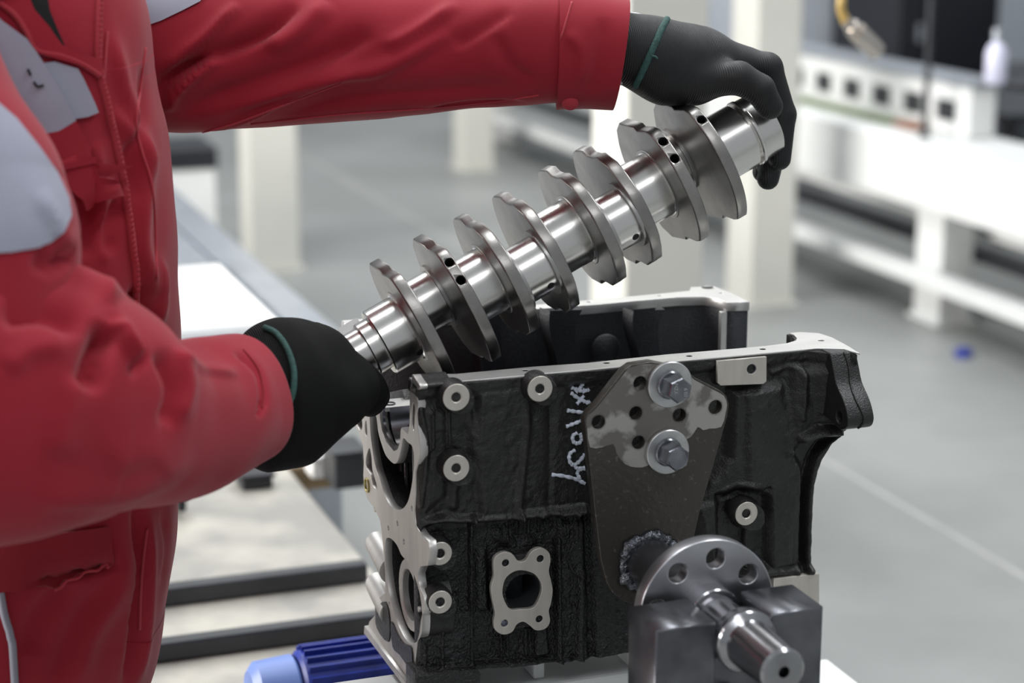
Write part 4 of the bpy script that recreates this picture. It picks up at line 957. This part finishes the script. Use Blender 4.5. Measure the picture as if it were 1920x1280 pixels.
# jacket torso
edge = [(-330, 120), (-200, 170), (-100, 200), (-30, 215), (0, 228), (35, 254), (70, 277), (110, 282), (150, 285), (200, 292), (245, 300), (300, 310), (400, 321), (500, 328), (640, 331), (800, 334), (935, 332), (1000, 328), (1050, 319), (1100, 309), (1160, 301), (1230, 276), (1290, 254), (1420, 235), (1560, 230)]
st = []
for v, e_ in edge:
    hw = 330 if v > -50 else 330+(v+50)*.62
    st.append((e_-hw, v, .19, hw, .180 if v > -100 else .13))
fold_t = [([(200, 200), (262, 300), (265, 460), (300, 560)], 16, .010), ([(205, 60), (222, 160), (262, 260), (283, 340)], 14, .008),
          ([(262, 120), (262, 200), (240, 300), (255, 380)], 12, -.008), ([(250, 545), (270, 590), (300, 640)], 16, -.018),
          ([(300, 480), (305, 560), (296, 640)], 8, .008),
          ([(225, 370), (200, 430), (205, 480)], 14, -.010), ([(175, 260), (190, 380), (200, 500)], 12, .006),
          ([(150, 380), (170, 430), (150, 480)], 14, -.012),
          ([(250, 930), (256, 1060), (250, 1180), (236, 1290)], 9, -.012), ([(275, 960), (270, 1080), (268, 1200), (250, 1300)], 11, .009),
          ([(300, 960), (312, 1030), (298, 1100)], 8, -.006), ([(220, 1000), (215, 1100), (160, 1200), (140, 1290)], 22, .009),
          ([(130, 1080), (60, 1160), (50, 1230)], 26, -.008), ([(100, 1290), (140, 1180), (180, 1100)], 16, -.006), ([(60, 1090), (150, 1075), (215, 1055)], 10, -.012)]
jk = loft('jacket', st, M['red'], pn, fold_t, 220, 12, nz=.003, nsc=7)
jt = bvh(jk)
# zip and flap seams, pocket pieces
zl = [(186, -30), (183, 40), (182, 110), (188, 150), (201, 200), (214, 260), (226, 320), (238, 390), (247, 450), (253, 520), (255, 590), (256, 700)]
drape_line('zip_tape', jt, zl, .0035, M['redseam'], jk, .0010, 8)
Pz = [cast(jt, u, v, .0045) for u, v in crv(zl, 14)]; Pz = [p for p in Pz if p]
# resample evenly
acc = [0]
for a, b in zip(Pz, Pz[1:]): acc.append(acc[-1]+(b-a).length)
zp = None
k = 0; s = .012; nt_ = 0
tooth = bmesh.new(); box(tooth, (-.0016, -.0012, -.0010), (.0016, .0012, .0010)); tme = bpy.data.meshes.new('zip_tooth'); tooth.to_mesh(tme); tooth.free()
tme.materials.append(M['redseam'])
while s < acc[-1] and nt_ < 150:
    while acc[k+1] < s: k += 1
    f_ = (s-acc[k])/(acc[k+1]-acc[k]+1e-9); p = Pz[k].lerp(Pz[k+1], f_)
    o = bpy.data.objects.new('zip_tooth', tme); COL.objects.link(o); o.parent = jk; o.location = p; s += .0046; nt_ += 1
flap = [(-10, -2), (28, 28), (48, 58), (66, 92), (110, 102), (150, 118), (182, 140)]
drape_line('flap_seam', jt, flap, .0034, M['redseam'], jk, .003, 8)
drape_patch('collar_flap', jt, [(-20, -10), (28, 22), (46, 55), (60, 96), (100, 108), (150, 122), (184, 142), (182, 110), (140, 98), (112, 84), (88, 50), (62, 20), (42, -25)], M['red'], jk, .006, 10, .002)
drape_patch('collar_lining', jt, [(42, -25), (62, 20), (88, 50), (112, 84), (120, 86), (104, 50), (92, 20), (84, -25)], M['blackcloth'], jk, .002, 9, .001)
drape_patch('chest_pocket_flap', jt, [(76, 118), (100, 115), (142, 128), (154, 150), (172, 190), (180, 210), (160, 218), (134, 222), (105, 180)], M['grey'], jk, .004, 8, .0015)
drape_patch('chest_strap', jt, [(-20, 20), (0, 40), (45, 72), (62, 96), (82, 128), (108, 175), (131, 222), (100, 242), (62, 249), (36, 250), (15, 200), (-10, 140)], M['grey'], jk, .012, 9, .002)
drape_patch('chest_strap_end', jt, [(36, 250), (62, 249), (100, 242), (131, 223), (150, 260), (178, 310), (206, 352), (213, 362), (190, 372), (150, 380), (118, 350), (80, 290)], M['red'], jk, .012, 9, .002)
drape_line('pen_mark', jt, [(46, 128), (50, 140)], .0012, M['blackcloth'], jk, .0142, 6)
drape_line('pen_mark', jt, [(56, 152), (62, 160), (72, 158)], .0012, M['blackcloth'], jk, .0142, 6)
drape_line('front_seam', jt, [(200, 60), (196, 110), (192, 165)], .0016, M['redseam'], jk, .0006)
drape_line('side_seam', jt, [(272, 90), (262, 170), (255, 235), (268, 290), (283, 340), (290, 420), (293, 520)], .0014, M['redseam'], jk, .0004)
drape_patch('hip_pocket_flap', jt, [(-10, 1010), (200, 985), (205, 1020), (213, 1050), (207, 1066), (160, 1080), (95, 1096), (0, 1108), (-10, 1108)], M['darkred'], jk, .006, 12, .002)
drape_line('hip_seam', jt, [(96, 1097), (160, 1082), (208, 1064)], .0014, M['redseam'], jk, .008)
drape_line('grey_piping', jt, [(0, 1106), (8, 1150), (18, 1185), (24, 1225), (28, 1290)], .0035, M['piping'], jk, .002, 8)
drape_line('front_edge_seam', jt, [(276, 990), (266, 1080), (262, 1180)], .0013, M['redseam'], jk, .0004)

# far sleeve (left arm of the person)
stf = [(120, 40, .30, 150, .09), (220, 70, .30, 168, .09), (330, 92, .29, 158, .085), (480, 98, .275, 141, .08), (640, 96, .25, 131, .075), (820, 90, .21, 120, .068), (960, 88, .175, 108, .062), (1060, 90, .155, 103, .058), (1115, 96, .145, 102, .057)]
fold_f = [([(292, 165), (360, 120), (430, 95), (500, 62), (560, 10)], 15, -.016), ([(300, 140), (380, 75), (450, 10)], 11, .009), ([(412, 100), (380, 125), (330, 170), (310, 210)], 9, .012), ([(285, 190), (330, 150), (390, 115)], 12, -.012),
          ([(500, 95), (560, 65), (620, 5)], 20, .010), ([(330, 215), (480, 165), (600, 115), (700, 60)], 22, -.012), ([(420, 205), (600, 150), (720, 130), (850, 60)], 16, .009),
          ([(500, 232), (640, 190), (800, 175), (1000, 160)], 20, -.006), ([(360, 245), (440, 232), (560, 180), (670, 135)], 7, .005), ([(720, 90), (780, 60), (860, 5)], 12, .006), ([(850, 90), (900, 60), (960, 20)], 14, -.005),
          ([(985, 190), (900, 192), (800, 205)], 6, -.006), ([(1005, 150), (960, 120), (930, 60)], 14, -.004)]
sf = loft('sleeve', stf, M['red'], jk, fold_f, 170, 16, nz=.0025, nsc=8)
ft = bvh(sf)
cf = loft('cuff', [(1046, 92, .158, 114, .0645), (1062, 92.5, .155, 113, .064), (1100, 95, .147, 110, .062), (1135, 100, .139, 107, .060), (1163, 104, .134, 104, .058)], M['red'], jk, [([(1060, 60), (1090, 100), (1085, 160)], 14, .003), ([(1130, 30), (1120, 110), (1100, 180)], 16, -.003)], 140, 8, nz=.001, nsc=12, open_end=.03)
ctf = bvh(cf)
drape_line('cuff_seam', ctf, [(1072, 4), (1055, 60), (1036, 120), (1020, 180)], .0009, M['redseam'], cf, .0003)
drape_patch('sleeve_yoke', ft, [(150, -60), (222, -5), (262, 52), (300, 40), (340, 22), (375, 5), (400, -30), (410, -66)], M['grey'], sf, .003, 9, .001)
drape_line('sleeve_seam', ft, [(380, 247), (450, 228), (560, 185), (640, 155)], .0011, M['redseam'], sf, .0004)
drape_line('hem_seam', ft, [(470, 232), (640, 214), (800, 203), (940, 188), (1010, 178)], .0009, M['redseam'], sf, .0004)
p = cast(ctf, 1069, 192, 0)
if p is None: p = Vector(Wy(1069, 190, .10))
nrm_ = (Vector(CAM)-p).normalized()*.8+Vector((0, 0, -.45)); nrm_.normalize()
lobj('snap_button', p, nrm_, [(0, 0), (0, .0072), (.0015, .0082), (.0035, .0066), (.0042, 0)], M['redseam'], cf, 28, 60)
wl = loft('shirt_cuff', [(1110, 90, .14, 66, .030), (1150, 90, .134, 66, .030), (1178, 92, .132, 67, .030), (1206, 94, .132, 66, .029)], M['white_lining'], pn, [], 80, 6, nz=.0015, nsc=40)

# near sleeve (right arm)
stn = [(-230, -90, .06, 120, .07), (-165, 100, .00, 150, .085), (-110, 232, -.04, 155, .09), (-58, 335, -.07, 172, .09), (-38, 400, -.09, 172, .09), (-22, 480, -.11, 174, .09), (-60, 620, -.13, 190, .09)]
su = loft('upper_sleeve', stn, M['red'], jk, [([(60, 360), (110, 440), (150, 480)], 14, .006), ([(60, 480), (100, 500), (150, 470)], 14, -.010)], 130, 14, nz=.003, nsc=7)
ut = bvh(su)
drape_patch('shoulder_panel', ut, [(-10, 190), (30, 225), (70, 275), (105, 325), (126, 372), (131, 405), (118, 434), (92, 455), (60, 466), (20, 473), (-60, 478), (-140, 470), (-150, 200), (-90, 170), (-40, 172)], M['grey'], su, .002, 10, .0015)
stl = [(-330, 700, -.15, 210, .10), (-200, 730, -.15, 268, .105), (-60, 745, -.15, 282, .105), (40, 752, -.145, 266, .10), (110, 756, -.13, 242, .098), (170, 762, -.115, 218, .094), (215, 775, -.10, 188, .088), (270, 788, -.08, 160, .080), (335, 785, -.055, 150, .072), (385, 770, -.032, 143, .066), (424, 757, -.010, 133, .060), (452, 748, .006, 126, .056)]
fold_n = [([(0, 500), (100, 500), (190, 530), (212, 570)], 24, .016), ([(170, 735), (190, 660), (215, 610)], 20, -.026), ([(215, 600), (240, 650), (262, 672)], 12, .014), ([(245, 640), (262, 672), (240, 700)], 8, -.008),
          ([(150, 700), (120, 780), (100, 860)], 30, .006), ([(290, 660), (320, 730), (300, 800)], 16, -.012), ([(330, 660), (380, 690), (450, 700)], 12, .004), ([(0, 600), (80, 590), (150, 620)], 26, -.013),
          ([(200, 880), (280, 850), (340, 900)], 30, .004), ([(440, 655), (485, 700), (495, 770)], 7, -.006), ([(490, 748), (488, 768), (482, 780)], 5, -.006), ([(60, 940), (200, 930), (330, 890)], 26, .005), ([(20, 700), (60, 660), (130, 650)], 24, .006), ([(335, 655), (350, 720), (330, 790)], 12, .006)]
sn = loft('forearm_sleeve', stl, M['red'], jk, fold_n, 200, 14, nz=.003, nsc=7, open_end=.03)
nt = bvh(sn)
drape_line('cuff_seam', nt, [(455, 655), (483, 690), (493, 730), (491, 765)], .0009, M['darkred'], sn, .0003)

# trousers and boots (below the frame)
for s in (-1, 1):
    x, y = HX-.01, HY+s*.10
    lobj('trouser_leg', (x, y, .09), (0, 0, 1), [(0, 0), (0, .072), (.02, .070), (.35, .072), (.55, .074), (.57, 0)], M['red'], pn, 40, 60)
    V, F = sdf_mesh(lambda P: np.maximum(smin(cap(P, (x-.03, y, .05), (x+.13, y+.008, .045), .045, .042), cap(P, (x-.025, y, .06), (x-.025, y, .13), .048, .046), .03), -(P[..., 2]-.001)), (x-.12, y-.08, -.01), (x+.21, y+.08, .2), .008)
    pyobj('boot', V, F, M['blackcloth'], pn)

# gloves
def glove(name, segs, lo, hi, mat_, extra=None, h=.0022):
    def f(P):
        r = None
        for (a, ra, b, rb, k) in segs:
            c = cap(P, a, b, ra, rb); r = c if r is None else smin(r, c, k)
        return r
    pts = np.array([s[0] for s in segs]+[s[2] for s in segs]); lo = pts.min(0)-.085; hi = pts.max(0)+.085
    V, F = sdf_mesh(f, lo, hi, h); o = pyobj(name, V, F, mat_, pn); relax(o, 2); return o
G = lambda u, v, y: Wy(u, v, y)
ps = FPX/2.06
far = []
far += [(G(1160, 86, .130), .034, G(1222, 99, .130), .034, .01)]
far += [(G(1222, 108, .125), .034, G(1300, 122, .125), .0345, .02), (G(1225, 100, .155), .030, G(1310, 112, .17), .030, .02)]
far += [(G(1300, 118, .125), .034, G(1392, 128, .135), .023, .02), (G(1310, 108, .17), .028, G(1395, 120, .185), .019, .02), (G(1250, 150, .115), .024, G(1300, 158, .105), .017, .02)]
# fingers: index, middle, ring, little
for (yk, y1, y2, y3, du, dv, r, tipu, tipv) in ((.128, .118, .110, .108, 0, 0, .0135, 1462, 298), (.150, .142, .130, .124, -2, 2, .0135, 1440, 335), (.172, .168, .158, .150, -8, 6, .0128, 1430, 322), (.192, .190, .184, .178, -22, 12, .0115, 1415, 300)):
    far += [(G(1385+du*.5, 122+dv, yk), r*1.25, G(1438+du, 128+dv, y1), r*1.18, .007), (G(1438+du, 128+dv, y1), r*1.18, G(1468+du, 215+dv, y2), r, .004), (G(1468+du, 215+dv, y2), r, G(tipu, tipv, y3), r*.86, .0035)]
# thumb
far += [(G(1315, 152, .100), .017, G(1385, 146, .082), .0165, .010), (G(1385, 146, .082), .0165, G(1425, 168, .074), .0152, .003), (G(1425, 168, .074), .0152, G(1443, 199, .074), .0135, .003)]
gf = glove('glove', far, None, None, M['glove'])
gt = bvh(gf)
bnd = drape_line('elastic_band', gt, [(1250, 38), (1240, 55), (1229, 80), (1218, 104), (1206, 130), (1192, 160)], .0034, M['band'], gf, .0012, 10)
drape_line('loose_thread', gt, [(1219, 104), (1227, 106), (1231, 110)], .0012, M['band'], gf, .004, 6)
near = []
near += [(G(524, 708, .055), .041, G(524, 788, .055), .044, .02), (G(520, 684, .055), .036, G(548, 664, .075), .030, .03)]
near += [(G(540, 690, .058), .043, G(600, 672, .075), .031, .02), (G(520, 800, .05), .040, G(560, 808, .05), .026, .02), (G(530, 745, .04), .050, G(610, 742, .045), .034, .02), (G(560, 780, .045), .038, G(640, 752, .05), .022, .02)]
near += [(G(600, 690, .065), .030, G(655, 702, .065), .020, .015), (G(620, 740, .05), .030, G(675, 728, .055), .019, .015)]
near += [(G(560, 645, .11), .020, G(590, 634, .125), .0145, .012), (G(590, 634, .125), .0145, G(620, 652, .142), .012, .006)]   # thumb over the top
for (u0, v0, u1, v1, r) in ((650, 700, 676, 708, .0145), (655, 716, 690, 722, .0145), (655, 735, 697, 738, .0140), (650, 752, 688, 752, .0125)):
    near += [(G(u0, v0, .062), r*1.15, G(u1, v1, .072), r*1.05, .007), (G(u1, v1, .072), r*1.05, G(u1+6, v1+4, .115), r, .004), (G(u1+6, v1+4, .115), r, G(u1-18, v1-10, .150), r*.9, .004)]
gn = glove('glove', near, None, None, M['knit'])
gt2 = bvh(gn)
drape_line('elastic_band', gt2, [(497, 616), (515, 624), (532, 644), (545, 672), (551, 702), (549, 735), (540, 760), (532, 778)], .0030, M['band'], gn, .0012, 10)
